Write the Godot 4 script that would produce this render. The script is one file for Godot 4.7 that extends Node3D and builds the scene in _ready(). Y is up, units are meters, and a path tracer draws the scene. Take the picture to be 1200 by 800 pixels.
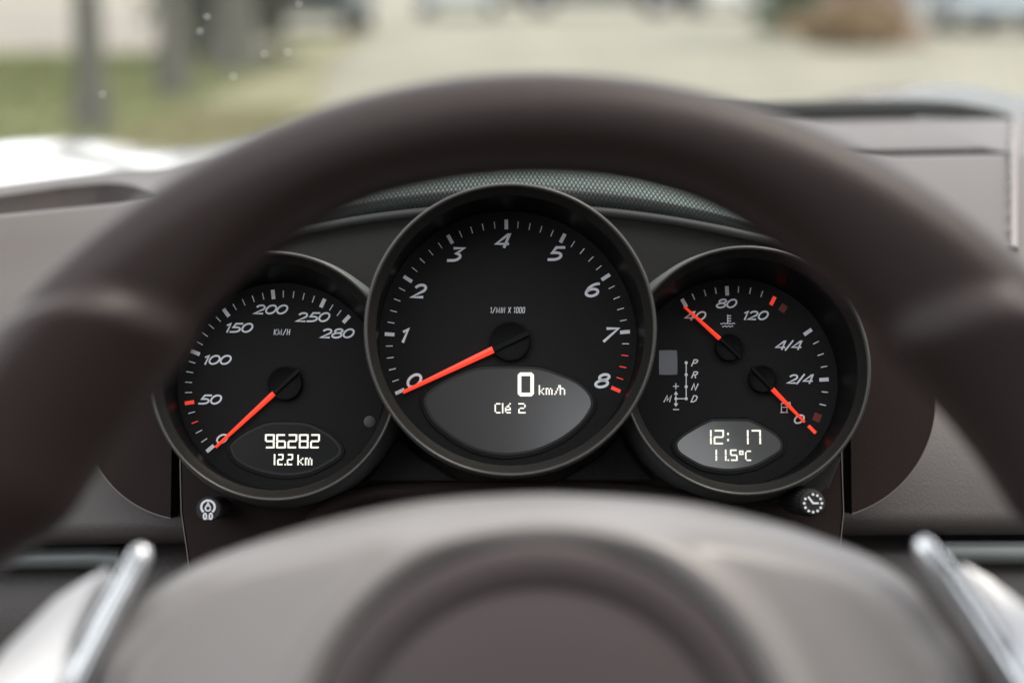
extends Node3D
# Metres, y up. The driver's eye is EYE; the car's nose points along -z. The instrument cluster is a tilted
# plane ("K") 0.70 m ahead of the eye, and its pieces are measured on that plane.

const EYE := Vector3(0, 1.05, 0)
const PITCH := 13.0
const TILT := 4.0
const DIST := 0.70
const F := 0.000528571          # tangent of the angle that one unit of the measuring grid spans
const U := 0.00037              # one unit of the grid on the cluster plane

var cam_basis := Basis(Vector3.RIGHT, deg_to_rad(-PITCH))
var kb := Basis(Vector3.RIGHT, deg_to_rad(-PITCH - TILT))
var ko := EYE + cam_basis * Vector3(0, 0, -DIST)
var names := {}
var mats := {}
var rng := RandomNumberGenerator.new()

# ---------------------------------------------------------------- helpers: measuring

func k(px: float, py: float, h := 0.0) -> Vector2:
	var d := cam_basis * Vector3((px - 600.0) * F, (400.0 - py) * F, -1.0)
	var n := kb.z
	var t: float = (ko + n * h - EYE).dot(n) / d.dot(n)
	var l: Vector3 = kb.transposed() * (EYE + d * t - ko)
	return Vector2(l.x, l.y)

func on_plane(xf: Transform3D, px: float, py: float, h := 0.0) -> Vector2:
	var d := cam_basis * Vector3((px - 600.0) * F, (400.0 - py) * F, -1.0)
	var n := xf.basis.z
	var t: float = (xf.origin + n * h - EYE).dot(n) / d.dot(n)
	var l: Vector3 = xf.basis.transposed() * (EYE + d * t - xf.origin)
	return Vector2(l.x, l.y)

func unit(px: float, py: float, h := 0.0) -> float:
	var d := cam_basis * Vector3((px - 600.0) * F, (400.0 - py) * F, -1.0)
	return (ko + kb.z * h - EYE).dot(kb.z) / d.dot(kb.z) * F

func kframe(c: Vector2, h := 0.0) -> Transform3D:
	return Transform3D(kb, ko + kb * Vector3(c.x, c.y, h))

# ---------------------------------------------------------------- helpers: scene tree

func numbered(called: String, parent: Node) -> String:
	var key := str(parent.get_instance_id()) + called
	var n: int = names.get(key, 0)
	names[key] = n + 1
	return called if n == 0 else "%s_%03d" % [called, n]

func thing(called: String, label: String, category: String, xf := Transform3D(), group := "") -> Node3D:
	var o := Node3D.new()
	o.name = numbered(called, self)
	add_child(o)
	o.transform = xf
	tag(o, label, category, group)
	return o

func tag(o: Node, label: String, category: String, group := "") -> void:
	o.set_meta("label", label)
	o.set_meta("category", category)
	if group != "":
		o.set_meta("group", group)

func part(called: String, mesh: Mesh, m: Material, parent: Node, at := Vector3.ZERO) -> MeshInstance3D:
	var o := MeshInstance3D.new()
	o.name = numbered(called, parent)
	o.mesh = mesh
	o.material_override = m
	o.position = at
	parent.add_child(o, true)
	return o

# ---------------------------------------------------------------- helpers: materials

func mat(key: String, c: Color, rough := 0.5, metal := 0.0, spec := 0.5) -> StandardMaterial3D:
	if mats.has(key):
		return mats[key]
	var m := StandardMaterial3D.new()
	m.albedo_color = c.linear_to_srgb()
	m.roughness = rough
	m.metallic = metal
	m.metallic_specular = spec
	m.cull_mode = BaseMaterial3D.CULL_DISABLED
	mats[key] = m
	return m

func noise(seed_: int, freq: float, type := FastNoiseLite.TYPE_SIMPLEX_SMOOTH, octaves := 3) -> FastNoiseLite:
	var n := FastNoiseLite.new()
	n.seed = seed_
	n.noise_type = type
	n.frequency = freq
	n.fractal_octaves = octaves
	return n

func grain(m: StandardMaterial3D, seed_: int, freq: float, per_metre: float, strength: float, cellular := false, size := 256) -> void:
	var t := NoiseTexture2D.new()
	t.width = size
	t.height = size
	t.seamless = true
	t.as_normal_map = true
	t.bump_strength = strength
	t.noise = noise(seed_, freq, FastNoiseLite.TYPE_CELLULAR if cellular else FastNoiseLite.TYPE_SIMPLEX_SMOOTH, 2)
	m.normal_enabled = true
	m.normal_texture = t
	m.uv1_triplanar = true
	m.uv1_scale = Vector3.ONE * per_metre

func mottle(m: StandardMaterial3D, seed_: int, freq: float, per_metre: float, a: Color, b: Color, size := 256, world := false) -> void:
	var t := NoiseTexture2D.new()
	t.width = size
	t.height = size
	t.seamless = true
	t.noise = noise(seed_, freq, FastNoiseLite.TYPE_SIMPLEX_SMOOTH, 4)
	var g := Gradient.new()
	g.set_color(0, a.linear_to_srgb())
	g.set_color(1, b.linear_to_srgb())
	g.set_offset(0, 0.25)
	g.set_offset(1, 0.75)
	t.color_ramp = g
	m.albedo_color = Color.WHITE
	m.albedo_texture = t
	m.uv1_triplanar = true
	m.uv1_world_triplanar = world
	m.uv1_scale = Vector3.ONE * per_metre

func rough_map(m: StandardMaterial3D, seed_: int, lo: float, hi: float) -> void:
	var t := NoiseTexture2D.new()
	t.width = 256
	t.height = 256
	t.seamless = true
	t.noise = noise(seed_, 0.012, FastNoiseLite.TYPE_SIMPLEX_SMOOTH, 5)
	var g := Gradient.new()
	g.set_color(0, Color(lo, lo, lo))
	g.set_color(1, Color(hi, hi, hi))
	t.color_ramp = g
	m.roughness = 1.0
	m.roughness_texture = t
	m.roughness_texture_channel = BaseMaterial3D.TEXTURE_CHANNEL_RED

func glow(m: StandardMaterial3D, c: Color, e: float) -> StandardMaterial3D:
	m.emission_enabled = true
	m.emission = c.linear_to_srgb()
	m.emission_energy_multiplier = e
	return m

# ---------------------------------------------------------------- helpers: meshes

func begin() -> SurfaceTool:
	var st := SurfaceTool.new()
	st.begin(Mesh.PRIMITIVE_TRIANGLES)
	st.set_smooth_group(-1)
	return st

func done(st: SurfaceTool) -> ArrayMesh:
	st.generate_normals()
	return st.commit()

func tri(st: SurfaceTool, a: Vector3, b: Vector3, c: Vector3) -> void:
	st.add_vertex(a)
	st.add_vertex(b)
	st.add_vertex(c)

func quad(st: SurfaceTool, a: Vector3, b: Vector3, c: Vector3, d: Vector3) -> void:
	tri(st, a, b, c)
	tri(st, a, c, d)

# rows of points -> smooth sheet; sg is its smooth group
func sheet(st: SurfaceTool, rows: Array, closed := false, sg := 1) -> void:
	st.set_smooth_group(sg)
	for i in rows.size() - 1:
		var a: PackedVector3Array = rows[i]
		var b: PackedVector3Array = rows[i + 1]
		var n := a.size()
		for j in (n if closed else n - 1):
			var q := (j + 1) % n
			if cut_r > 0.0:
				var m := (a[j] + a[q] + b[q] + b[j]) * 0.25
				if Vector2(m.x, m.y).distance_to(cut_at) < cut_r:
					continue
			quad(st, a[j], a[q], b[q], b[j])
	st.set_smooth_group(-1)

var pod_lean := 0.0            # how far a pod's mouth leans out at the top
var cut_at := Vector2.ZERO     # a neighbouring tube that swallows part of the rings
var cut_r := -1.0

func ring_pts(c: Vector2, r: float, z: float, seg := 96, lean := 0.0) -> PackedVector3Array:
	var p := PackedVector3Array()
	for i in seg:
		var a := TAU * i / seg
		p.append(Vector3(c.x + cos(a) * r, c.y + sin(a) * r, z + sin(a) * r * lean))
	return p

# runs: list of smooth runs, each a list of [centre, radius, z]
func rings(st: SurfaceTool, runs: Array, seg := 96) -> void:
	var sg := 1
	for run in runs:
		var rows := []
		for e in run:
			rows.append(ring_pts(e[0], e[1], e[2], seg, e[3] if e.size() > 3 else 0.0))
		sheet(st, rows, true, sg)
		sg += 1

func lathe(st: SurfaceTool, runs: Array, seg := 48, c := Vector2.ZERO) -> void:
	var out := []
	for run in runs:
		var r2 := []
		for p in run:
			r2.append([c, p[0], p[1]])
		out.append(r2)
	rings(st, out, seg)

# flat polygon from z0 to z1 with a small bevel on the z1 side
func prism(st: SurfaceTool, poly: PackedVector2Array, z0: float, z1: float, bevel := 0.0) -> void:
	var p := poly
	if Geometry2D.is_polygon_clockwise(p):
		p = p.duplicate()
		p.reverse()
	var top := p
	if bevel > 0.0:
		var shrunk := Geometry2D.offset_polygon(p, -bevel, Geometry2D.JOIN_MITER)
		if shrunk.size() == 1 and shrunk[0].size() == p.size():
			var s: PackedVector2Array = shrunk[0]
			if Geometry2D.is_polygon_clockwise(s):
				s.reverse()
			var best := 0
			for i in s.size():
				if s[i].distance_to(p[0]) < s[best].distance_to(p[0]):
					best = i
			top = PackedVector2Array()
			for i in s.size():
				top.append(s[(best + i) % s.size()])
	var n := p.size()
	for i in n:
		var q := (i + 1) % n
		var zb := z1 - (bevel if top != p else 0.0)
		quad(st, Vector3(p[i].x, p[i].y, z0), Vector3(p[i].x, p[i].y, zb), Vector3(p[q].x, p[q].y, zb), Vector3(p[q].x, p[q].y, z0))
		if top != p:
			quad(st, Vector3(p[i].x, p[i].y, zb), Vector3(top[i].x, top[i].y, z1), Vector3(top[q].x, top[q].y, z1), Vector3(p[q].x, p[q].y, zb))
	var t := Geometry2D.triangulate_polygon(top)
	for i in range(0, t.size(), 3):
		tri(st, Vector3(top[t[i]].x, top[t[i]].y, z1), Vector3(top[t[i + 2]].x, top[t[i + 2]].y, z1), Vector3(top[t[i + 1]].x, top[t[i + 1]].y, z1))
	t = Geometry2D.triangulate_polygon(p)
	for i in range(0, t.size(), 3):
		tri(st, Vector3(p[t[i]].x, p[t[i]].y, z0), Vector3(p[t[i + 1]].x, p[t[i + 1]].y, z0), Vector3(p[t[i + 2]].x, p[t[i + 2]].y, z0))

# a raised wall strip that follows a closed or open outline
func ribbon(st: SurfaceTool, p: PackedVector2Array, w: float, z0: float, z1: float, closed := false) -> void:
	var n := p.size()
	if n < 2:
		return
	var l := PackedVector2Array()
	var r := PackedVector2Array()
	for i in n:
		var a := p[(i - 1 + n) % n] if (closed or i > 0) else p[i]
		var b := p[(i + 1) % n] if (closed or i < n - 1) else p[i]
		var d1 := (p[i] - a).normalized()
		var d2 := (b - p[i]).normalized()
		if d1 == Vector2.ZERO:
			d1 = d2
		if d2 == Vector2.ZERO:
			d2 = d1
		var t := (d1 + d2).normalized()
		if t == Vector2.ZERO:
			t = d1
		var m := t.orthogonal()
		var s := w * 0.5 / maxf(0.55, absf(m.dot(d1.orthogonal())))
		l.append(p[i] + m * s)
		r.append(p[i] - m * s)
	for i in (n if closed else n - 1):
		var q := (i + 1) % n
		quad(st, v3(l[i], z1), v3(l[q], z1), v3(r[q], z1), v3(r[i], z1))
		quad(st, v3(l[i], z0), v3(l[q], z0), v3(l[q], z1), v3(l[i], z1))
		quad(st, v3(r[i], z1), v3(r[q], z1), v3(r[q], z0), v3(r[i], z0))
	if not closed:
		quad(st, v3(l[0], z0), v3(l[0], z1), v3(r[0], z1), v3(r[0], z0))
		quad(st, v3(l[n - 1], z0), v3(r[n - 1], z0), v3(r[n - 1], z1), v3(l[n - 1], z1))

func v3(p: Vector2, z: float) -> Vector3:
	return Vector3(p.x, p.y, z)

# round bar along a path of points
func tube(st: SurfaceTool, path: Array, radii: Array, seg := 12, flat := 1.0, up := Vector3.UP, sg := 1) -> void:
	var rows := []
	for i in path.size():
		var a: Vector3 = path[maxi(i - 1, 0)]
		var b: Vector3 = path[mini(i + 1, path.size() - 1)]
		var d := (b - a).normalized()
		var x := up.cross(d).normalized()
		var y := d.cross(x).normalized()
		var row := PackedVector3Array()
		var r: float = radii[i] if radii.size() > 1 else radii[0]
		for j in seg:
			var t := TAU * j / seg
			row.append(path[i] + x * cos(t) * r + y * sin(t) * r * flat)
		rows.append(row)
	sheet(st, rows, true, sg)
	for e in [0, rows.size() - 1]:
		for j in seg:
			tri(st, path[e], rows[e][j], rows[e][(j + 1) % seg])

# box with chamfered edges
func block(st: SurfaceTool, c: Vector3, s: Vector3, ch := 0.0, b := Basis()) -> void:
	var h := s * 0.5
	var f := func(x: float, y: float, z: float) -> Vector3: return c + b * Vector3(x, y, z)
	var ax := [[0, 1, 2], [1, 2, 0], [2, 0, 1]]
	for a in ax:
		for sgn in [-1.0, 1.0]:
			var p := []
			for q in [[-1, -1], [1, -1], [1, 1], [-1, 1]]:
				var v := Vector3()
				v[a[0]] = h[a[0]] * sgn
				v[a[1]] = (h[a[1]] - ch) * q[0]
				v[a[2]] = (h[a[2]] - ch) * q[1]
				p.append(f.call(v.x, v.y, v.z))
			quad(st, p[0], p[1], p[2], p[3])
	if ch <= 0.0:
		return
	for a in ax:
		for s1 in [-1.0, 1.0]:
			for s2 in [-1.0, 1.0]:
				var p := []
				for e in [[-1.0, 0], [1.0, 0], [1.0, 1], [-1.0, 1]]:
					var v := Vector3()
					v[a[0]] = (h[a[0]] - ch) * e[0]
					v[a[1]] = (h[a[1]] - (0.0 if e[1] == 0 else ch)) * s1
					v[a[2]] = (h[a[2]] - (ch if e[1] == 0 else 0.0)) * s2
					p.append(f.call(v.x, v.y, v.z))
				quad(st, p[0], p[1], p[2], p[3])
	for x in [-1.0, 1.0]:
		for y in [-1.0, 1.0]:
			for z in [-1.0, 1.0]:
				tri(st, f.call(h.x * x, (h.y - ch) * y, (h.z - ch) * z), f.call((h.x - ch) * x, h.y * y, (h.z - ch) * z), f.call((h.x - ch) * x, (h.y - ch) * y, h.z * z))

func arc(cx: float, cy: float, rx: float, ry: float, a0: float, a1: float, n := 14) -> PackedVector2Array:
	var p := PackedVector2Array()
	for i in n + 1:
		var a := deg_to_rad(lerpf(a0, a1, float(i) / n))
		p.append(Vector2(cx + cos(a) * rx, cy + sin(a) * ry))
	return p

func pl(a: Array) -> PackedVector2Array:
	var p := PackedVector2Array()
	for i in range(0, a.size(), 2):
		p.append(Vector2(a[i], a[i + 1]))
	return p

func smooth_closed(p: PackedVector2Array, per := 6) -> PackedVector2Array:
	var out := PackedVector2Array()
	var n := p.size()
	for i in n:
		for j in per:
			out.append(p[i].cubic_interpolate(p[(i + 1) % n], p[(i - 1 + n) % n], p[(i + 2) % n], float(j) / per))
	return out

# ---------------------------------------------------------------- lettering: strokes in a box one high

func glyph(c: String) -> Array:   # [advance, strokes...]
	match c:
		"0": return [1.08, arc(0.5, 0.5, 0.46, 0.43, 90, 450, 28)]
		"1": return [0.52, pl([0.0, 0.74, 0.3, 0.93, 0.3, 0.0])]
		"2":
			var a := arc(0.48, 0.66, 0.4, 0.27, 165, -35, 14)
			a.append_array(pl([0.08, 0.07, 0.98, 0.07]))
			return [1.08, a]
		"3":
			var a := pl([0.12, 0.93, 0.92, 0.93, 0.5, 0.57])
			a.append_array(arc(0.45, 0.315, 0.45, 0.245, 75, -95, 14))
			a.append(Vector2(0.02, 0.07))
			return [1.06, a]
		"4": return [1.1, pl([0.74, 0.0, 0.74, 0.93, 0.62, 0.93, 0.02, 0.28, 1.0, 0.28])]
		"5":
			var a := pl([0.98, 0.93, 0.3, 0.93, 0.16, 0.55])
			a.append_array(arc(0.46, 0.315, 0.46, 0.245, 100, -95, 14))
			a.append(Vector2(0.02, 0.07))
			return [1.06, a]
		"6":
			var a := pl([0.82, 0.93, 0.6, 0.92])
			a.append_array(arc(0.62, 0.36, 0.56, 0.53, 105, 180, 8))
			a.append_array(arc(0.5, 0.31, 0.44, 0.25, 180, 525, 22))
			return [1.06, a]
		"7": return [1.0, pl([0.1, 0.93, 1.0, 0.93, 0.28, 0.0])]
		"8": return [1.06, arc(0.5, 0.74, 0.36, 0.2, 90, 450, 22), arc(0.5, 0.29, 0.45, 0.235, 90, 450, 24)]
		"/": return [0.62, pl([0.04, -0.06, 0.44, 1.04])]
		"P": return [0.8, pl([0.1, 0.0, 0.1, 0.93, 0.5, 0.93, 0.66, 0.82, 0.66, 0.58, 0.5, 0.46, 0.1, 0.46])]
		"R": return [0.85, pl([0.1, 0.0, 0.1, 0.93, 0.5, 0.93, 0.66, 0.82, 0.66, 0.6, 0.5, 0.48, 0.1, 0.48]), pl([0.4, 0.48, 0.7, 0.0])]
		"N": return [0.9, pl([0.1, 0.0, 0.1, 0.93, 0.7, 0.0, 0.7, 0.95])]
		"D": return [0.85, pl([0.1, 0.04, 0.1, 0.93, 0.4, 0.93, 0.7, 0.75, 0.7, 0.25, 0.4, 0.04, 0.1, 0.04])]
		"M": return [1.0, pl([0.05, 0.0, 0.15, 0.95, 0.45, 0.2, 0.8, 0.95, 0.88, 0.0])]
		"K": return [0.62, pl([0.06, 0.0, 0.06, 1.0]), pl([0.45, 1.0, 0.1, 0.5, 0.47, 0.0])]
		"m": return [0.8, pl([0.06, 0.0, 0.06, 1.0, 0.31, 0.15, 0.56, 1.0, 0.56, 0.0])]
		"H": return [0.6, pl([0.06, 0.0, 0.06, 1.0]), pl([0.42, 0.0, 0.42, 1.0]), pl([0.06, 0.5, 0.42, 0.5])]
		"I": return [0.26, pl([0.08, 0.0, 0.08, 1.0])]
		"n": return [0.6, pl([0.06, 0.0, 0.06, 1.0, 0.42, 0.0, 0.42, 1.0])]
		"X": return [0.6, pl([0.04, 0.0, 0.46, 1.0]), pl([0.46, 0.0, 0.04, 1.0])]
		"o": return [0.55, pl([0.06, 0.15, 0.06, 0.85, 0.15, 1.0, 0.3, 1.0, 0.39, 0.85, 0.39, 0.15, 0.3, 0.0, 0.15, 0.0, 0.06, 0.15])]
		"i": return [0.38, pl([0.0, 0.8, 0.16, 1.0, 0.16, 0.0])]
	return [0.4]

# centred text; c centre, hgt letter height, sx widens, shear slants, w stroke width
func text_mesh(s: String, hgt: float, sx: float, shear: float, w: float, z0: float, z1: float) -> ArrayMesh:
	var st := begin()
	var total := 0.0
	for ch in s:
		total += glyph(ch)[0]
	var x := -total * 0.5
	for ch in s:
		var g := glyph(ch)
		for i in range(1, g.size()):
			var q := PackedVector2Array()
			for p in g[i]:
				q.append(Vector2((x + p.x + 0.04) * sx * hgt + (p.y - 0.5) * shear * hgt, (p.y - 0.5) * hgt))
			var closed: bool = q.size() > 3 and q[0].distance_to(q[q.size() - 1]) < hgt * 0.02
			if closed:
				q.remove_at(q.size() - 1)
			ribbon(st, q, w, z0, z1, closed)
		x += g[0]
	return done(st)

const SEG := {"0": "abcdef", "1": "bc", "2": "abged", "5": "afgcd", "6": "afgedc", "7": "abc", "8": "abcdefg", "9": "abcdfg"}

func lcd(s: String, hgt: float, wid: float, gap: float, stroke: float, z0: float, z1: float) -> ArrayMesh:
	var st := begin()
	var x := 0.0
	var e := stroke * 0.12
	for ch in s:
		if ch == ".":
			x += stroke * 1.05 - gap
			ribbon(st, pl([x - stroke * 0.5, stroke * 0.5, x + stroke * 0.5, stroke * 0.5]), stroke, z0, z1)
			x += stroke * 1.05
			continue
		if ch == ":":
			for y in [0.3, 0.72]:
				ribbon(st, pl([x + wid * 0.2, hgt * y - stroke * 0.7, x + wid * 0.2, hgt * y + stroke * 0.7]), stroke, z0, z1)
			x += wid * 0.4 + gap * 1.8
			continue
		if ch == " ":
			x += wid * 0.45
			continue
		for g in SEG[ch]:
			var i := stroke * 0.5
			var q := []
			match g:
				"a": q = [x + i + e, hgt - i, x + wid - i - e, hgt - i]
				"d": q = [x + i + e, i, x + wid - i - e, i]
				"g": q = [x + i + e, hgt * 0.5, x + wid - i - e, hgt * 0.5]
				"b": q = [x + wid - i, hgt * 0.5 + e, x + wid - i, hgt - e]
				"c": q = [x + wid - i, e, x + wid - i, hgt * 0.5 - e]
				"f": q = [x + i, hgt * 0.5 + e, x + i, hgt - e]
				"e": q = [x + i, e, x + i, hgt * 0.5 - e]
			ribbon(st, pl(q), stroke, z0, z1)
		x += wid + gap
	return done(st)

const DOTS := {
	"k": ["1....", "1....", "1..1.", "1.1..", "11...", "1.1..", "1..1."],
	"m": [".....", ".....", "11.1.", "1.1.1", "1.1.1", "1.1.1", "1.1.1"],
	"h": ["1....", "1....", "111..", "1..1.", "1..1.", "1..1.", "1..1."],
	"/": ["...1.", "...1.", "..1..", "..1..", ".1...", ".1...", "1...."],
	"C": [".111.", "1....", "1....", "1....", "1....", "1....", ".111."],
	"l": ["1....", "1....", "1....", "1....", "1....", "1....", "1...."],
	"e": ["...1.", "..1..", ".11..", "1..1.", "1111.", "1....", ".111."],
	"2": ["1111.", "....1", "....1", ".111.", "1....", "1....", "11111"],
	"o": ["111..", "1.1..", "111..", ".....", ".....", ".....", "....."],
	"c": [".111.", "1....", "1....", "1....", "1....", "1....", ".111."]}
const DOTW := {"k": 5, "m": 6, "h": 5, "/": 4, "C": 5, "l": 2, "e": 5, "2": 6, "o": 4, "c": 5, " ": 4}

func dots(s: String, p: float, z0: float, z1: float) -> ArrayMesh:
	var st := begin()
	var x := 0.0
	for ch in s:
		if DOTS.has(ch):
			for r in 7:
				var row: String = DOTS[ch][r]
				for c in 5:
					if row[c] == "1":
						block(st, Vector3(x + (c + 0.5) * p, (6.5 - r) * p, (z0 + z1) * 0.5), Vector3(p * 0.97, p * 0.97, z1 - z0))
		x += DOTW[ch] * p
	return done(st)

# ================================================================ the scene

func _ready() -> void:
	rng.seed = 7
	set_camera_and_light()
	make_materials()
	build_outside()
	build_car()
	build_dashboard()
	build_cluster()
	build_wheel()

func set_camera_and_light() -> void:
	var cam := Camera3D.new()
	cam.name = "camera"
	cam.position = EYE
	cam.basis = cam_basis
	var at := CameraAttributesPhysical.new()
	at.frustum_focal_length = 56.75
	at.frustum_focus_distance = 0.694
	at.frustum_near = 0.02
	at.frustum_far = 400.0
	at.exposure_aperture = 3.9
	cam.attributes = at
	cam.keep_aspect = Camera3D.KEEP_HEIGHT
	add_child(cam)
	cam.current = true
	var sky := ProceduralSkyMaterial.new()
	sky.sky_top_color = Color(0.95, 0.97, 1.0).linear_to_srgb()
	sky.sky_horizon_color = Color(0.78, 0.82, 0.84).linear_to_srgb()
	sky.sky_curve = 0.25
	sky.ground_bottom_color = Color(0.25, 0.24, 0.2).linear_to_srgb()
	sky.ground_horizon_color = Color(0.5, 0.5, 0.46).linear_to_srgb()
	sky.sun_angle_max = 1.0
	var s := Sky.new()
	s.sky_material = sky
	var env := Environment.new()
	env.background_mode = Environment.BG_SKY
	env.sky = s
	env.tonemap_mode = Environment.TONE_MAPPER_LINEAR
	env.tonemap_exposure = 2.4
	env.sdfgi_enabled = true
	env.ssao_enabled = true
	env.ssil_enabled = true
	var we := WorldEnvironment.new()
	we.name = "environment"
	we.environment = env
	add_child(we)
	var sun := DirectionalLight3D.new()
	sun.name = "veiled_sun"
	sun.light_energy = 0.45
	sun.light_angular_distance = 25.0
	sun.light_color = Color(1.0, 0.97, 0.92)
	sun.shadow_enabled = true
	add_child(sun)
	sun.look_at_from_position(Vector3(2.8, 6.0, -0.4), Vector3.ZERO)

func make_materials() -> void:
	grain(mat("leather", Color(0.0215, 0.0130, 0.0124), 0.43, 0.0, 0.38), 3, 0.06, 60.0, 2.5, true)
	grain(mat("dash_leather", Color(0.082, 0.070, 0.066), 0.42), 5, 0.07, 60.0, 2.0, true)
	grain(mat("dark_plastic", Color(0.036, 0.034, 0.0325), 0.55, 0.0, 0.2), 9, 0.09, 60.0, 2.0)
	grain(mat("brown_plastic", Color(0.027, 0.0190, 0.0178), 0.5, 0.0, 0.18), 11, 0.09, 60.0, 1.5)
	grain(mat("dial_black", Color(0.0185, 0.018, 0.0185), 0.65, 0.0, 0.14), 13, 0.12, 60.0, 1.5)
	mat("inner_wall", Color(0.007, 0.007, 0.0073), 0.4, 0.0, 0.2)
	grain(mat("bezel", Color(0.017, 0.0162, 0.015), 0.36, 0.0, 0.22), 15, 0.2, 60.0, 1.5)
	mat("shell", Color(0.13, 0.145, 0.14), 0.35)
	mat("gap_black", Color(0.008, 0.008, 0.008), 0.6)
	mat("print_white", Color(0.78, 0.79, 0.83), 0.6)
	glow(mat("print_red", Color(0.85, 0.06, 0.035), 0.5), Color(0.85, 0.05, 0.03), 0.22)
	mat("dim_red", Color(0.16, 0.02, 0.015), 0.5)
	glow(mat("needle", Color(0.9, 0.07, 0.035), 0.35), Color(1.0, 0.055, 0.025), 0.25)
	mat("needle_black", Color(0.006, 0.006, 0.006), 0.45, 0.0, 0.25)
	mat("cap_black", Color(0.009, 0.009, 0.0095), 0.55, 0.0, 0.15)
	mat("bead", Color(0.055, 0.053, 0.050), 0.3, 0.2)
	mat("slot_dark", Color(0.022, 0.021, 0.02), 0.7, 0.0, 0.2)
	mat("niche", Color(0.07, 0.06, 0.058), 0.6, 0.0, 0.3)
	mat("edge_satin", Color(0.15, 0.13, 0.122), 0.4)
	mat("lcd_dark", Color(0.016, 0.016, 0.0165), 0.3, 0.0, 0.3)
	mat("lcd_grey", Color(0.062, 0.060, 0.060), 0.16, 0.0, 1.0)
	mat("lcd_pale", Color(0.10, 0.10, 0.097), 0.16, 0.0, 1.0)
	glow(mat("digit", Color(0.85, 0.83, 0.74), 0.6), Color(1.0, 0.95, 0.8), 0.27)
	mat("lens_grey", Color(0.16, 0.165, 0.175), 0.35)
	mat("mesh_black", Color(0.006, 0.010, 0.0095), 0.6, 0.0, 0.2)
	mat("cloth", Color(0.15, 0.185, 0.175), 0.9)
	mat("hub_grey", Color(0.205, 0.190, 0.184), 0.33)
	mat("pad_brown", Color(0.064, 0.051, 0.052), 0.5, 0.0, 0.35)
	mat("silver", Color(0.90, 0.90, 0.92), 0.3, 0.2)
	mat("tip", Color(0.5, 0.56, 0.55), 0.3)
	mat("trim", Color(0.15, 0.165, 0.16), 0.4)
	var white := mat("white_paint", Color(0.80, 0.81, 0.80), 0.3)
	white.clearcoat_enabled = true
	white.clearcoat = 1.0
	white.clearcoat_roughness = 0.05
	mat("rubber", Color(0.009, 0.013, 0.013), 0.55, 0.0, 0.25)
	var g := mat("glass", Color(0.9, 0.97, 0.95, 0.06), 0.0)
	g.transparency = BaseMaterial3D.TRANSPARENCY_ALPHA
	var w := mat("water", Color(1, 1, 1), 0.0)
	w.refraction_enabled = true
	w.refraction_scale = 0.033
	mottle(mat("paving", Color.WHITE, 0.85), 21, 0.01, 0.12, Color(0.18, 0.175, 0.130), Color(0.245, 0.235, 0.180), 512, true)
	mottle(mat("pale_path", Color.WHITE, 0.85), 23, 0.01, 0.2, Color(0.18, 0.16, 0.135), Color(0.22, 0.20, 0.17), 256, true)
	mottle(mat("lawn", Color.WHITE, 0.95), 25, 0.015, 0.25, Color(0.125, 0.14, 0.045), Color(0.19, 0.20, 0.075), 512, true)
	mottle(mat("dry_lawn", Color.WHITE, 0.95), 27, 0.015, 0.25, Color(0.145, 0.145, 0.075), Color(0.21, 0.20, 0.11), 512, true)
	mottle(mat("bark", Color.WHITE, 0.9), 29, 0.03, 1.2, Color(0.070, 0.070, 0.056), Color(0.125, 0.122, 0.10), 256)
	mottle(mat("red_bark", Color.WHITE, 0.9), 31, 0.03, 1.2, Color(0.12, 0.075, 0.055), Color(0.2, 0.14, 0.1), 256)
	for e in [["leaf_green", Color(0.05, 0.10, 0.045)], ["leaf_olive", Color(0.065, 0.07, 0.048)], ["leaf_ochre", Color(0.22, 0.14, 0.06)]]:
		var m := mat(e[0], e[1], 0.6)
		m.backlight_enabled = true
		m.backlight = Color(0.3, 0.3, 0.2)
	for e in [["car_teal", Color(0.02, 0.035, 0.042)], ["car_silver", Color(0.42, 0.47, 0.47)], ["car_white", Color(0.7, 0.72, 0.7)], ["car_black", Color(0.012, 0.014, 0.015)], ["car_blue_grey", Color(0.3, 0.36, 0.4)]]:
		var m := mat(e[0], e[1], 0.3)
		m.clearcoat_enabled = true
		m.clearcoat = 0.4
		m.clearcoat_roughness = 0.05
	mat("car_glass", Color(0.02, 0.025, 0.027), 0.05)
	mat("tyre", Color(0.018, 0.018, 0.018), 0.8)
	mat("alloy", Color(0.4, 0.4, 0.41), 0.35, 0.7)
	glow(mat("tail_red", Color(0.4, 0.02, 0.02), 0.3), Color(0.5, 0.02, 0.02), 0.0)
	mat("roof_lining", Color(0.05, 0.046, 0.044), 0.9)

# ---------------------------------------------------------------- outside the windscreen

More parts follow.
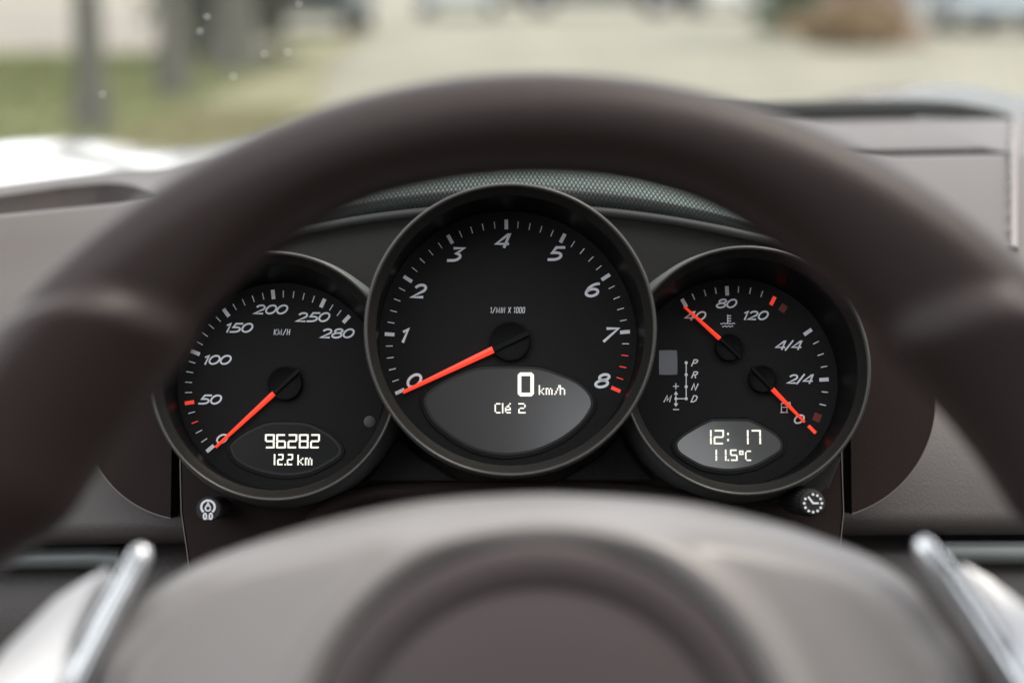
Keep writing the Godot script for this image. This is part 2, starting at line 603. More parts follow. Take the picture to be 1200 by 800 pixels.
func build_outside() -> void:
	for e in [["ground", "paving", [-160, 12, 160, 12, 160, -300, -160, -300], 0.0],
			["lawn", "lawn", [-30, -8.5, -1.9, -8.5, -1.95, -12.0, -3.0, -17.0, -4.1, -21.5, -30, -21.5], 0.012],
			["dry_lawn", "dry_lawn", [-2.45, -8.6, -0.9, -8.6, -1.5, -12.5, -2.0, -18.0, -2.3, -27.0, -3.6, -27.0, -3.3, -21.4, -2.45, -13.0], 0.024],
			["footpath", "pale_path", [-40, -21.6, -4.0, -21.6, -5.2, -44.0, -40, -44.0], 0.008]]:
		var st := begin()
		var p := pl(e[2])
		var t := Geometry2D.triangulate_polygon(p)
		for i in range(0, t.size(), 3):
			tri(st, Vector3(p[t[i]].x, e[3], p[t[i]].y), Vector3(p[t[i + 1]].x, e[3], p[t[i + 1]].y), Vector3(p[t[i + 2]].x, e[3], p[t[i + 2]].y))
		var o := part(e[0], done(st), mats[e[1]], self)
		o.set_meta("kind", "structure")
	grass()
	tree("tree", "slim grey tree trunk nearest the white front wing, standing in green grass", Vector3(-2.72, 0, -10.5), 0.1, 3.4, "bark", "leaf_olive", 1.5, 1)
	tree("tree", "second grey tree trunk behind, between the bare lawn and the dark shrub", Vector3(-2.82, 0, -13.6), 0.12, 4.0, "bark", "leaf_olive", 1.8, 2)
	tree("tree", "thick reddish-brown tree trunk in paving right of the green bush", Vector3(5.05, 0, -23.5), 0.6, 4.5, "red_bark", "leaf_ochre", 2.6, 3)
	tree("tree", "thickest grey tree trunk, between the dark shrub and the dark van", Vector3(-2.85, 0, -16.9), 0.2, 4.4, "bark", "leaf_olive", 2.0, 9)
	bush("bush", "broad dark olive hedge plant behind the second grey trunk", Vector3(-3.7, 0, -19.5), Vector3(0.75, 1.5, 0.6), "leaf_olive", 1500, 8)
	bush("bush", "dark olive shrub left of the dark van on the lawn edge", Vector3(-3.05, 0, -18.2), Vector3(0.7, 1.5, 0.6), "leaf_olive", 1500, 4)
	bush("bush", "green leafy bush beside the reddish tree trunk", Vector3(4.55, 0, -27.5), Vector3(0.9, 1.2, 0.8), "leaf_green", 1100, 5)
	bush("bush", "low ochre plant at the foot of the reddish tree trunk", Vector3(4.55, 0, -22.3), Vector3(0.75, 0.3, 0.4), "leaf_ochre", 500, 6)
	parked("parked_van", "dark teal van parked beyond the lawn, seen from behind", "van", Vector3(-3.35, 0, -27.6), PI * 0.5, "car_teal", 1.75)
	parked("parked_car", "pale silver car parked beyond the middle of the pavement", "car", Vector3(-1.2, 0, -38.0), PI * 0.5, "car_silver", 1.0)
	parked("parked_car", "dark teal car parked side-on right of the silver car", "car", Vector3(2.0, 0, -38.5), 0.0, "car_teal", 1.0)
	parked("parked_car", "white car parked just left of the green bush", "car", Vector3(5.2, 0, -40.5), PI * 0.5, "car_white", 1.0)
	parked("parked_car", "blue-grey car parked right of the reddish tree trunk", "car", Vector3(8.0, 0, -29.0), PI * 0.5, "car_blue_grey", 1.0)
	parked("parked_car", "black car parked at the far right of the pavement", "car", Vector3(10.9, 0, -33.0), 0.0, "car_black", 1.0)

func grass() -> void:
	var st := begin()
	for j in 3:
		var a := TAU * j / 3.0
		var d := Vector3(cos(a), 0, sin(a))
		var s := Vector3(-d.z, 0, d.x) * 0.006
		tri(st, d * 0.01 - s, d * 0.01 + s, d * 0.035 + Vector3(0, 0.07, 0))
	var blade := done(st)
	for e in [["grass", "leaf_green", "short green grass of the lawn beyond the left front wing", -8.0, -2.4, -9.0, -20.0, 9000, "lawn_blade"], ["dry_grass", "leaf_ochre", "sparse yellowed grass between the green lawn and the paving", -2.4, -1.5, -9.0, -12.0, 900, "dry_blade"]]:
		var mm := MultiMesh.new()
		mm.transform_format = MultiMesh.TRANSFORM_3D
		mm.mesh = blade
		mm.instance_count = e[7]
		for i in e[7]:
			mm.set_instance_transform(i, Transform3D(Basis(Vector3.UP, rng.randf() * TAU).scaled(Vector3.ONE * rng.randf_range(0.6, 1.4)), Vector3(rng.randf_range(e[3], e[4]), 0.012, rng.randf_range(e[6], e[5]))))
		var o := MultiMeshInstance3D.new()
		o.name = e[0]
		o.multimesh = mm
		var m := mat(e[8], Color(0.15, 0.17, 0.055) if e[1] == "leaf_green" else Color(0.22, 0.2, 0.09), 0.7)
		o.material_override = m
		add_child(o)
		tag(o, e[2], "grass")
		o.set_meta("kind", "stuff")

func leaves(parent: Node3D, called: String, c: Vector3, r: Vector3, key: String, count: int, seed_: int, size := 0.07) -> void:
	var st := begin()
	quad(st, Vector3(0, 0, 0), Vector3(0.35, 0.5, 0.08), Vector3(0, 1, 0), Vector3(-0.35, 0.5, 0.08))
	var leaf := done(st)
	var g := RandomNumberGenerator.new()
	g.seed = seed_
	var clumps := []
	for i in 14:
		var d := Vector3(g.randfn(), g.randfn(), g.randfn()).normalized()
		clumps.append([c + d * r * g.randf_range(0.35, 0.8), g.randf_range(0.25, 0.5)])
	var mm := MultiMesh.new()
	mm.transform_format = MultiMesh.TRANSFORM_3D
	mm.mesh = leaf
	mm.instance_count = count
	for i in count:
		var q = clumps[g.randi() % clumps.size()]
		var p: Vector3 = q[0] + Vector3(g.randfn(), g.randfn(), g.randfn()) * 0.55 * float(q[1]) * r
		p.y = maxf(p.y, 0.02)
		var b := Basis(Vector3(g.randfn(), g.randfn(), g.randfn()).normalized(), g.randf() * TAU).scaled(Vector3.ONE * size * g.randf_range(0.7, 1.5))
		mm.set_instance_transform(i, Transform3D(b, p))
	var o := MultiMeshInstance3D.new()
	o.name = called
	o.multimesh = mm
	o.material_override = mats[key]
	o.set_meta("kind", "stuff")
	parent.add_child(o)

func tree(called: String, label: String, at: Vector3, r: float, h: float, bark: String, leaf: String, crown: float, seed_: int) -> void:
	var t := thing(called, label, "tree", Transform3D(Basis(), at))
	var g := RandomNumberGenerator.new()
	g.seed = seed_ * 17
	var st := begin()
	var path := []
	var rad := []
	for i in 10:
		var f := i / 9.0
		path.append(Vector3(sin(f * 3.0 + seed_) * r * 0.5 * f, f * h, cos(f * 2.0) * r * 0.3 * f))
		rad.append(r * (1.0 + 0.5 * exp(-f * 14.0)) * (1.0 - 0.45 * f))
	tube(st, path, rad, 14, 1.0, Vector3.BACK)
	part("trunk", done(st), mats[bark], t)
	for i in 5:
		var a := TAU * i / 5.0 + seed_
		var b0: Vector3 = path[7] + Vector3(0, (i % 3) * 0.15, 0)
		var e := b0 + Vector3(cos(a) * crown * 0.6, crown * 0.7, sin(a) * crown * 0.6)
		var s2 := begin()
		tube(s2, [b0, b0.lerp(e, 0.5) + Vector3(0, 0.1, 0), e], [r * 0.4, r * 0.28, r * 0.12], 8, 1.0, Vector3(0.3, 0.2, 1))
		part("limb", done(s2), mats[bark], t)
	leaves(t, "crown", Vector3(0, h + crown * 0.45, 0), Vector3.ONE * crown, leaf, 2600, seed_ + 40, 0.11)

func bush(called: String, label: String, at: Vector3, r: Vector3, leaf: String, count: int, seed_: int) -> void:
	var t := thing(called, label, "bush", Transform3D(Basis(), at))
	for i in 4:
		var a := TAU * i / 4.0 + seed_
		var st := begin()
		tube(st, [Vector3(cos(a) * 0.05, 0, sin(a) * 0.05), Vector3(cos(a) * r.x * 0.4, r.y * 1.1, sin(a) * r.z * 0.4)], [0.025, 0.01], 6, 1.0, Vector3.BACK)
		part("stem", done(st), mats["bark"], t)
	leaves(t, "foliage", Vector3(0, r.y * 0.9, 0), r, leaf, count * 3, seed_, 0.15)

# a car along x: side outline lofted across the width, then glass, wheels and lamps
func parked(called: String, label: String, category: String, at: Vector3, turn: float, paint: String, high: float) -> void:
	var t := thing(called, label, category, Transform3D(Basis(Vector3.UP, turn), at))
	var van := high > 1.3
	var body := [-2.1, 0.3, -2.18, 0.55, -2.1, 0.86, -1.1, 0.95, 1.35, 0.96, 2.05, 0.9, 2.15, 0.6, 2.1, 0.3]
	var cabin := [-1.15, 0.94, -0.45, 1.4, 0.75, 1.42, 1.65, 0.95]
	if van:
		body = [-2.2, 0.35, -2.28, 0.6, -2.2, 0.95, -1.5, 1.12, 2.15, 1.12, 2.25, 0.6, 2.2, 0.35]
		cabin = [-1.5, 1.1, -0.9, 1.9, 2.02, 1.92, 2.14, 1.1]
	var st := begin()
	for e in [[body, 0.86, 0.8], [cabin, 0.78, 0.62]]:
		var p := pl(e[0])
		var n := p.size()
		var rows := []
		for f in [-1.0, -0.93, 0.93, 1.0]:
			var row := PackedVector3Array()
			for i in n:
				var c := Vector2(0, 0.75)
				var q: Vector2 = c + (p[i] - c) * (0.965 if absf(f) == 1.0 else 1.0)
				var w := lerpf(e[1], e[2], clampf((p[i].y - 0.9) / 0.5, 0, 1))
				row.append(Vector3(q.x, q.y, f * w))
			rows.append(row)
		sheet(st, rows, true, -1)
		var tr := Geometry2D.triangulate_polygon(p)
		for side in [0, 3]:
			for i in range(0, tr.size(), 3):
				tri(st, rows[side][tr[i]], rows[side][tr[i + 1]], rows[side][tr[i + 2]])
	part("body", done(st), mats[paint], t)
	var roof_y := 1.85 if van else 1.35
	var base_y := 1.16 if van else 0.98
	for s in [-1.0, 1.0]:
		for w in [[-1.0, -0.5, -0.02], [0.06, 0.72, 1.4]]:
			var g := begin()
			var a: float = 0.0 if w[0] < 0 else w[1]
			var x0: float = w[0] if w[0] < 0 else w[0]
			var x1: float = w[2]
			var xt: float = w[1] if w[0] < 0 else w[0]
			var xe: float = w[2] if w[0] < 0 else a
			quad(g, Vector3(x0, base_y, s * 0.795), Vector3(x1, base_y, s * 0.795), Vector3(xe, roof_y, s * 0.67), Vector3(xt, roof_y, s * 0.67))
			part("side_window", done(g), mats["car_glass"], t)
		var ws := begin()
		lathe(ws, [[[0.0, 0.12], [0.3, 0.12]], [[0.3, 0.12], [0.33, 0.09], [0.33, -0.09], [0.3, -0.12]], [[0.3, -0.12], [0.0, -0.12]]], 24)
		var tyre := done(ws)
		var rs := begin()
		lathe(rs, [[[0.0, 0.13], [0.2, 0.125], [0.215, 0.1]]], 20)
		var rim := done(rs)
		for x in [-1.35, 1.35]:
			var wheel := part("wheel", tyre, mats["tyre"], t, Vector3(x, 0.33, s * 0.76))
			var r := part("rim", rim, mats["alloy"], wheel)
			r.scale.z = s
		for e in [[-2.16, "headlight", "alloy"], [2.12, "tail_light", "tail_red"]]:
			var l := begin()
			block(l, Vector3(e[0], 0.78, s * 0.66), Vector3(0.08, 0.14, 0.26), 0.02)
			part(e[1], done(l), mats[e[2]], t)
	var xs := [-1.12, -0.52, 1.62, 0.82] if not van else [-1.47, -0.95, 2.14, 2.05]
	for e in [["windscreen", xs[0], xs[1], -0.02], ["rear_window", xs[2], xs[3], 0.03]]:
		var g := begin()
		quad(g, Vector3(e[1] + e[3], base_y, -0.68), Vector3(e[1] + e[3], base_y, 0.68), Vector3(e[2] + e[3], roof_y, 0.56), Vector3(e[2] + e[3], roof_y, -0.56))
		part(e[0], done(g), mats["car_glass"], t)
	for x in [-2.17, 2.15]:
		var l := begin()
		block(l, Vector3(x, 0.42, 0), Vector3(0.14, 0.2, 1.66), 0.03)
		part("bumper", done(l), mats[paint], t)

# ---------------------------------------------------------------- our own car: bonnet, wings, windscreen, roof

const ROOF_FRONT := 0.0   # the sunroof lies open ahead of this
const MID := 0.35   # the car's middle line; the driver sits left of it

func z_screen(x: float) -> float:
	var s := clampf(x - MID, -0.85, 0.85)
	return -1.17 + 0.5 * s * s

func y_screen(x: float) -> float:
	var s := clampf(x - MID, -0.85, 0.85)
	return -0.104 - 0.05 * s * s

func bonnet_y(x: float, z: float) -> float:
	var s := absf(x - MID)
	var d := -z - 1.25
	var y := -0.092 - 0.124 * s * s - 0.05 * maxf(d, 0.0) - 0.10 * d * d * (1.0 if d > 0 else 0.0)
	y -= 0.013 * smoothstep(0.0, 0.1, s) * (1.0 - smoothstep(0.35, 0.6, s))
	y += 0.005 * exp(-pow(s / 0.09, 2.0))
	y += 0.034 * exp(-pow((s - 0.79) / 0.085, 2.0))
	y -= 0.2 * pow(maxf(s - 0.85, 0.0), 1.5)
	return y

func build_car() -> void:
	var t := thing("sports_car_body", "white sports car body around the cabin, its bonnet and left wing beyond the windscreen", "car", Transform3D(Basis(), EYE))
	# bonnet between the wings, and a wing each side, with a narrow shut line
	for e in [["bonnet", -0.56, 1.26], ["front_wing", -0.62, -0.5603], ["front_wing", 1.2603, 1.32]]:
		var rows := []
		for i in 41:
			var f := i / 40.0
			var row := PackedVector3Array()
			for j in 61:
				var x := lerpf(e[1], e[2], j / 60.0)
				var z0 := z_screen(x) - lerpf(0.135, 0.03, clampf((absf(x - MID) - 0.25) / 0.4, 0, 1))
				var z := lerpf(z0, -2.9, f)
				row.append(Vector3(x, bonnet_y(x, z), z))
			rows.append(row)
		var st := begin()
		sheet(st, rows)
		# turned-down rear edge
		var low := PackedVector3Array()
		for p in rows[0]:
			low.append(p + Vector3(0, -0.03, -0.004))
		sheet(st, [rows[0], low], false, 2)
		part(e[0], done(st), mats["white_paint"], t)
	# black cowl between bonnet and glass
	var rows := []
	for e in [[0.02, -0.035], [-0.03, -0.03], [-0.14, -0.045]]:
		var row := PackedVector3Array()
		for j in 61:
			var x := lerpf(-0.45, 1.15, j / 60.0)
			row.append(Vector3(x, y_screen(x) + e[1] - 0.06 * clampf(absf(x - MID) - 0.3, 0, 1), z_screen(x) + e[0] * (0.3 if e[0] < -0.1 and absf(x - MID) > 0.55 else 1.0)))
		rows.append(row)
	var cs := begin()
	sheet(cs, rows)
	part("cowl_panel", done(cs), mats["rubber"], t)
	# windscreen, header, pillars, roof
	var ws := []
	for i in 13:
		var f := i / 12.0
		var row := PackedVector3Array()
		for j in 49:
			var x := lerpf(-0.46, 1.16, j / 48.0)
			var s := x - MID
			var p0 := Vector3(x, y_screen(x) - 0.006, z_screen(x) - 0.005)
			var p1 := Vector3(MID + s * 0.72, 0.30 - 0.06 * s * s, -0.46 + 0.12 * s * s)
			row.append(p0.lerp(p1, f) + Vector3(0, 0.03 * sin(f * PI), -0.015 * sin(f * PI)))
		ws.append(row)
	var gs := begin()
	sheet(gs, ws)
	part("windscreen", done(gs), mats["glass"], t)
	for side in [0, 48]:
		var path := []
		for i in 13:
			path.append(ws[i][side] + Vector3(0.0, 0.0, 0.0))
		var ps := begin()
		tube(ps, path, [0.035], 10, 1.3)
		part("windscreen_pillar", done(ps), mats["white_paint"], t)
	var rs := begin()
	for skin in [0.0, 0.03]:
		var rr := []
		for i in 17:
			var f := i / 16.0
			var row := PackedVector3Array()
			for j in 63:
				var q := lerpf(-0.62, 0.62, j / 62.0)
				row.append(Vector3(MID + q, 0.32 + skin - 0.06 * q * q - 0.08 * pow(maxf(f - 0.35, 0.0), 2.0), lerpf(ROOF_FRONT, 0.60, f)))
			rr.append(row)
		sheet(rs, rr, false, 1 + int(skin * 100))
	part("roof", done(rs), mats["roof_lining"], t)
	for x in [-0.30, 1.0]:
		var qs := begin()
		block(qs, Vector3(x, 0.05, 0.78), Vector3(0.05, 0.56, 0.9), 0.02)
		part("rear_quarter", done(qs), mats["roof_lining"], t)
	for e in [[-0.50, "door"], [1.20, "door"]]:
		var d := begin()
		block(d, Vector3(e[0], -0.52, -0.1), Vector3(0.09, 0.72, 2.1), 0.03)
		part("door", done(d), mats["leather"], t)
	var bs := begin()
	block(bs, Vector3(MID, -0.55, 0.85), Vector3(1.6, 0.9, 0.08), 0.02)
	part("rear_bulkhead", done(bs), mats["leather"], t)
	var fs := begin()
	block(fs, Vector3(MID, -0.86, -0.1), Vector3(1.6, 0.04, 2.3), 0.01)
	part("cabin_floor", done(fs), mats["leather"], t)
	for x in [-0.09, 0.76]:
		seat(x)
	# wiper parked on the cowl
	var wst := begin()
	var wp := []
	for i in 13:
		var x := lerpf(0.10, 0.405, i / 12.0)
		var f := clampf((i - 8.0) / 4.0, 0, 1)
		wp.append(Vector3(x, y_screen(x) + 0.003 - 0.020 * f * f, z_screen(x) - 0.035))
	tube(wst, wp, [0.009, 0.009, 0.009, 0.009, 0.009, 0.009, 0.009, 0.009, 0.0085, 0.008, 0.007, 0.0055, 0.004], 10, 0.8, Vector3.UP)
	var w := thing("windscreen_wiper", "black wiper blade parked along the base of the windscreen", "wiper", Transform3D(Basis(), EYE))
	part("blade", done(wst), mats["rubber"], w)
	var as_ := begin()
	tube(as_, [Vector3(0.12, -0.112, -1.20), Vector3(0.30, -0.108, -1.215)], [0.006, 0.004], 8)
	part("arm", done(as_), mats["rubber"], w)
	# rain drops sitting on the glass
	var drop := begin()
	lathe(drop, [[[0.0011, 0.0], [0.00105, 0.0003], [0.0008, 0.0006], [0.0004, 0.00075], [0.0, 0.0008]]], 14)
	var dm := done(drop)
	var first: MeshInstance3D = null
	for e in [[9.2, 2.5, "small rain drop on the windscreen in front of the dark van, topmost"], [6.1, 1.4, "small rain drop on the windscreen in front of the nearest grey tree trunk"], [8.2, 1.5, "small rain drop on the windscreen over the bare lawn, lowest beside the second trunk"], [9.1, 1.8, "right one of two level rain drops on the windscreen below the van"], [8.7, 1.8, "left one of two level rain drops on the windscreen below the van"], [7.7, 2.4, "upper one of two close rain drops on the windscreen right of the second trunk"], [7.6, 2.2, "lower one of two close rain drops on the windscreen right of the second trunk"]]:
		var j: float = e[0]
		var f: float = e[1]
		var a: Vector3 = ws[0][int(j)].lerp(ws[0][int(j) + 1], fposmod(j, 1.0))
		var b: Vector3 = ws[12][int(j)].lerp(ws[12][int(j) + 1], fposmod(j, 1.0))
		var p: Vector3 = ws[int(f)][int(j)].lerp(ws[int(f)][int(j) + 1], fposmod(j, 1.0)).lerp(ws[int(f) + 1][int(j)].lerp(ws[int(f) + 1][int(j) + 1], fposmod(j, 1.0)), fposmod(f, 1.0))
		var n := (b - a).cross(Vector3.RIGHT).normalized()
		if n.y < 0:
			n = -n
		var o: MeshInstance3D
		if first == null:
			o = part("rain_drop", dm, mats["water"], self)
			first = o
		else:
			o = first.duplicate()
			o.name = numbered("rain_drop", self)
			add_child(o, true)
		o.transform = Transform3D(Basis(Quaternion(Vector3.BACK, n)), EYE + p)
		tag(o, e[2], "rain drop", "rain drops on the windscreen")

func seat(x: float) -> void:
	var t := thing("seat", "brown leather driver's seat behind the steering wheel" if x < 0.3 else "brown leather passenger seat right of the driver's seat", "seat", Transform3D(Basis(), EYE + Vector3(x + 0.01, 0, 0)), "front seats")
	for e in [["cushion", 0.48, 0.16, 0.52, Vector3(0, -0.62, 0.02), 4.0], ["backrest", 0.5, 0.66, 0.16, Vector3(0, -0.27, 0.36), -16.0], ["headrest", 0.25, 0.24, 0.12, Vector3(0, 0.13, 0.47), -14.0]]:
		var rows := []
		var b := Basis(Vector3.RIGHT, deg_to_rad(-e[5]))
		for i in 13:
			var la := lerpf(-PI * 0.5, PI * 0.5, i / 12.0)
			var row := PackedVector3Array()
			for j in 32:
				var lo := TAU * j / 32.0
				var v := Vector3(cos(la) * cos(lo), sin(la), cos(la) * sin(lo))
				v = Vector3(signf(v.x) * pow(absf(v.x), 0.45), signf(v.y) * pow(absf(v.y), 0.45), signf(v.z) * pow(absf(v.z), 0.45))
				row.append(e[4] + b * (v * Vector3(e[1], e[2], e[3]) * 0.5))
			rows.append(row)
		var st := begin()
		sheet(st, rows, true)
		part(e[0], done(st), mats["leather"], t)

# ---------------------------------------------------------------- dashboard

func dash_rows(x: float) -> Array:
	var s := clampf(x - MID, -0.85, 0.85)
	var s2 := s * s
	var zw := z_screen(x) + 0.0
	var yw := y_screen(x)
	var zg := -0.945 + 0.343 * s2
	var yg := -0.105 - 0.045 * s2
	var w := 0.0
	if x < -0.1:
		var f := clampf((-0.185 - x) / 0.06, 0, 1)
		w = 0.112 * sin(f * PI * 0.5) * (1.0 - 0.45 * clampf((-0.26 - x) / 0.09, 0, 1))
	elif x > 0.15:
		w = 0.036 * clampf(minf(x - 0.19, 0.291 - x) / 0.006, 0, 1)
	var d := minf(w * 0.9, 0.022 if x < 0 else 0.032)
	var zf := -0.815 + 0.05 * s2 / 0.42
	var yf := -0.141 - 0.01 * s2 / 0.42
	var zv := -0.703 + 0.02 * s2 / 0.42
	var g0 := zg - w
	var top := [[zw - 0.012, yw - 0.03], [zw - 0.006, yw - 0.006], [zw + 0.004, yw - 0.001], [lerpf(zw, g0, 0.4), lerpf(yw, yg, 0.4) + 0.002], [g0 - 0.003, yg], [g0, yg - minf(d * 0.15, 0.0012)]]
	var front := [[zg, yg - minf(d * 0.15, 0.0012)], [zg + 0.003, yg], [zg + 0.012, yg - 0.001], [lerpf(zg, zf, 0.5), lerpf(yg, yf, 0.45)], [zf, yf], [zf + 0.035, yf - 0.017], [zf + 0.065, yf - 0.043], [zv - 0.018, -0.214], [zv, -0.242], [zv + 0.002, -0.248], [zv - 0.001, -0.2535], [zv - 0.008, -0.2555], [zv - 0.05, -0.257], [zv - 0.052, -0.30]]
	return [top, [top[5], [g0 + d * 0.1, yg - d], [zg - d * 0.1, yg - d], front[0]], front]

func build_dashboard() -> void:
	var t := thing("dashboard", "brown leather-covered dashboard running under the windscreen behind the steering wheel", "dashboard", Transform3D(Basis(), EYE))
	for e in [["top_pad", 0, -0.46, 1.16, "dash_leather"], ["side_niche", 1, -0.46, 0.0, "niche"], ["slot", 1, 0.0, 1.16, "slot_dark"], ["front_pad", 2, -0.46, 1.16, "dash_leather"]]:
		var rows := []
		for i in 201:
			var x := lerpf(e[2], e[3], i / 200.0)
			var row := PackedVector3Array()
			for p in dash_rows(x)[e[1]]:
				row.append(Vector3(x, p[1], p[0]))
			rows.append(row)
		var st := begin()
		sheet(st, rows)
		part(e[0], done(st), mats[e[4]], t)
	# trim strip under the pad, lower dash
	for e in [[-0.46, -0.18], [0.20, 1.16]]:
		var path := []
		for i in 25:
			var x := lerpf(e[0], e[1], i / 24.0)
			path.append(Vector3(x, -0.2632 - (0.004 * clampf((x + 0.19) / 0.05, 0, 1) if x < 0 else 0.0), -0.706 + 0.02 * pow(x - MID, 2.0)))
		var st := begin()
		tube(st, path, [0.0070], 12, 0.8)
		part("trim_strip", done(st), mats["trim"], t)
	var ls := begin()
	var rows2 := []
	for p in [[-0.262, -0.735], [-0.266, -0.7085], [-0.33, -0.69], [-0.48, -0.72]]:
		rows2.append(PackedVector3Array([Vector3(-0.46, p[0], p[1]), Vector3(1.16, p[0], p[1])]))
	sheet(ls, rows2)
	part("lower_panel", done(ls), mats["dash_leather"], t)
	# stitched welt on the right, beside the slot
	var path := []
	for p in dash_rows(0.30)[0]:
		path.append(Vector3(0.2935 - 0.31 * (p[0] + 0.945), p[1] + 0.001, p[0]))
	path.resize(5)
	for p in dash_rows(0.30)[2].slice(2, 5):
		path.append(Vector3(0.2935 - 0.28 * (p[0] + 0.945), p[1] + 0.001, p[0]))
	var st2 := begin()
	tube(st2, path, [0.0022], 8)
	part("welt", done(st2), mat("welt", Color(0.22, 0.195, 0.19), 0.5), t)
	for i in 26:
		var f := i / 25.0 * (path.size() - 1.01)
		var a: Vector3 = path[int(f)].lerp(path[int(f) + 1], fposmod(f, 1.0))
		var s3 := begin()
		block(s3, a + Vector3(-0.003, 0.0015, 0), Vector3(0.0035, 0.0012, 0.0012), 0.0003)
		part("stitch", done(s3), mats["lens_grey"], t)

# ---------------------------------------------------------------- instrument cluster

func px_poly(a: Array, h := 0.0, origin := Vector2.ZERO) -> PackedVector2Array:
	var p := PackedVector2Array()
	for i in range(0, a.size(), 2):
		p.append(k(a[i], a[i + 1], h) - origin)
	return p

func circle(c: Vector2, r: float, a0: float, a1: float, n: int) -> PackedVector2Array:
	return arc(c.x, c.y, r, r, a0, a1, n)

func build_cluster() -> void:
	# ---- housing behind the three pods
	var h := thing("cluster_housing", "dark brown and black plastic housing that carries the three round gauges", "instrument housing", kframe(Vector2.ZERO))
	# backing panel between the pods, its upper edge an arch
	var back := PackedVector2Array()
	for i in 25:
		var px := lerpf(300, 905, i / 24.0)
		back.append(k(px, 238 + 39.0 * pow(absf(px - 602.0) / 300.0, 2.0) + 4.0, -0.022))
	back.append_array(px_poly([985, 400, 985, 560, 215, 560, 215, 400], -0.022))
	var st := begin()
	prism(st, back, -0.034, -0.022, 0.0012)
	part("backing_panel", done(st), mats["dark_plastic"], h)
	# wings: round plates either side
	for e in [[225.5, 480.0, 128.8, 85.0, 275.0, 207.0], [956.5, 466.7, 140.4, -100.0, 100.0, 991.0]]:
		var c := k(e[0], e[1], -0.012)
		var r: float = e[2] * unit(e[0], e[1], -0.012)
		var cut := k(e[5], 560, -0.012).x
		var poly := PackedVector2Array()
		for p in circle(c, r, e[3], e[4], 60):
			if (e[5] < 600 and p.x < cut) or (e[5] > 600 and p.x > cut):
				poly.append(p)
		var s := begin()
		prism(s, poly, -0.030, -0.012, 0.0007)
		var wing := part("side_wing", done(s), mats["brown_plastic"], h)
		s = begin()
		ribbon(s, poly, 0.0005, -0.0135, -0.0117)
		part("wing_edge", done(s), mats["edge_satin"], wing)
	# centre cover below the gauges
	var cover := px_poly([210, 470, 211, 560, 212, 600, 220, 655, 230, 760, 970, 760, 984, 650, 989, 600, 987, 545, 984, 470], -0.006)
	st = begin()
	prism(st, cover, -0.026, -0.006, 0.0009)
	var cov := part("column_cover", done(st), mats["brown_plastic"], h)
	for e in [[0, 5], [5, 10]]:
		st = begin()
		ribbon(st, cover.slice(e[0], e[1]), 0.0004, -0.0072, -0.0057)
		part("cover_edge", done(st), mats["edge_satin"], cov)
	# rolled ledge above the column opening
	st = begin()
	var path := []
	for e in [[362, 612], [385, 597], [410, 586], [440, 579], [500, 576], [600, 575], [700, 576], [760, 579], [800, 586], [840, 597]]:
		var q := k(e[0], e[1], 0.004)
		path.append(Vector3(q.x, q.y, 0.002))
	tube(st, path, [0.0042], 14, 1.3, Vector3.BACK)
	part("ledge", done(st), mats["brown_plastic"], h)
	st = begin()
	var slot := px_poly([368, 616, 392, 600, 420, 589, 450, 584, 600, 581, 750, 584, 800, 592, 835, 606, 850, 640, 350, 640], -0.005)
	prism(st, slot, -0.0058, -0.005)
	part("column_opening", done(st), mats["gap_black"], h)
	# triangular inserts with a raised rim
	for e in [[[431.5, 562.5, 449, 542, 467.5, 515, 490, 537, 532, 562.5]], [[662, 562, 700, 540, 726, 514, 742, 540, 762, 562]]]:
		var p := px_poly(e[0], 0.0)
		st = begin()
		prism(st, p, -0.006, -0.0015, 0.0004)
		var ins := part("triangle_insert", done(st), mats["dark_plastic"], h)
		st = begin()
		ribbon(st, p, 0.0011, -0.0055, -0.0008, true)
		part("insert_rim", done(st), mats["bezel"], ins)
	# foot bracket that carries the clock knob
	st = begin()
	prism(st, px_poly([885, 575, 935, 565, 985, 535, 970, 572, 952, 586, 900, 588], 0.0), -0.005, 0.004, 0.001)
	part("knob_bracket", done(st), mats["dark_plastic"], h)

	mesh_visor()
	tachometer()
	speedometer()
	combination_gauge()
	knobs()

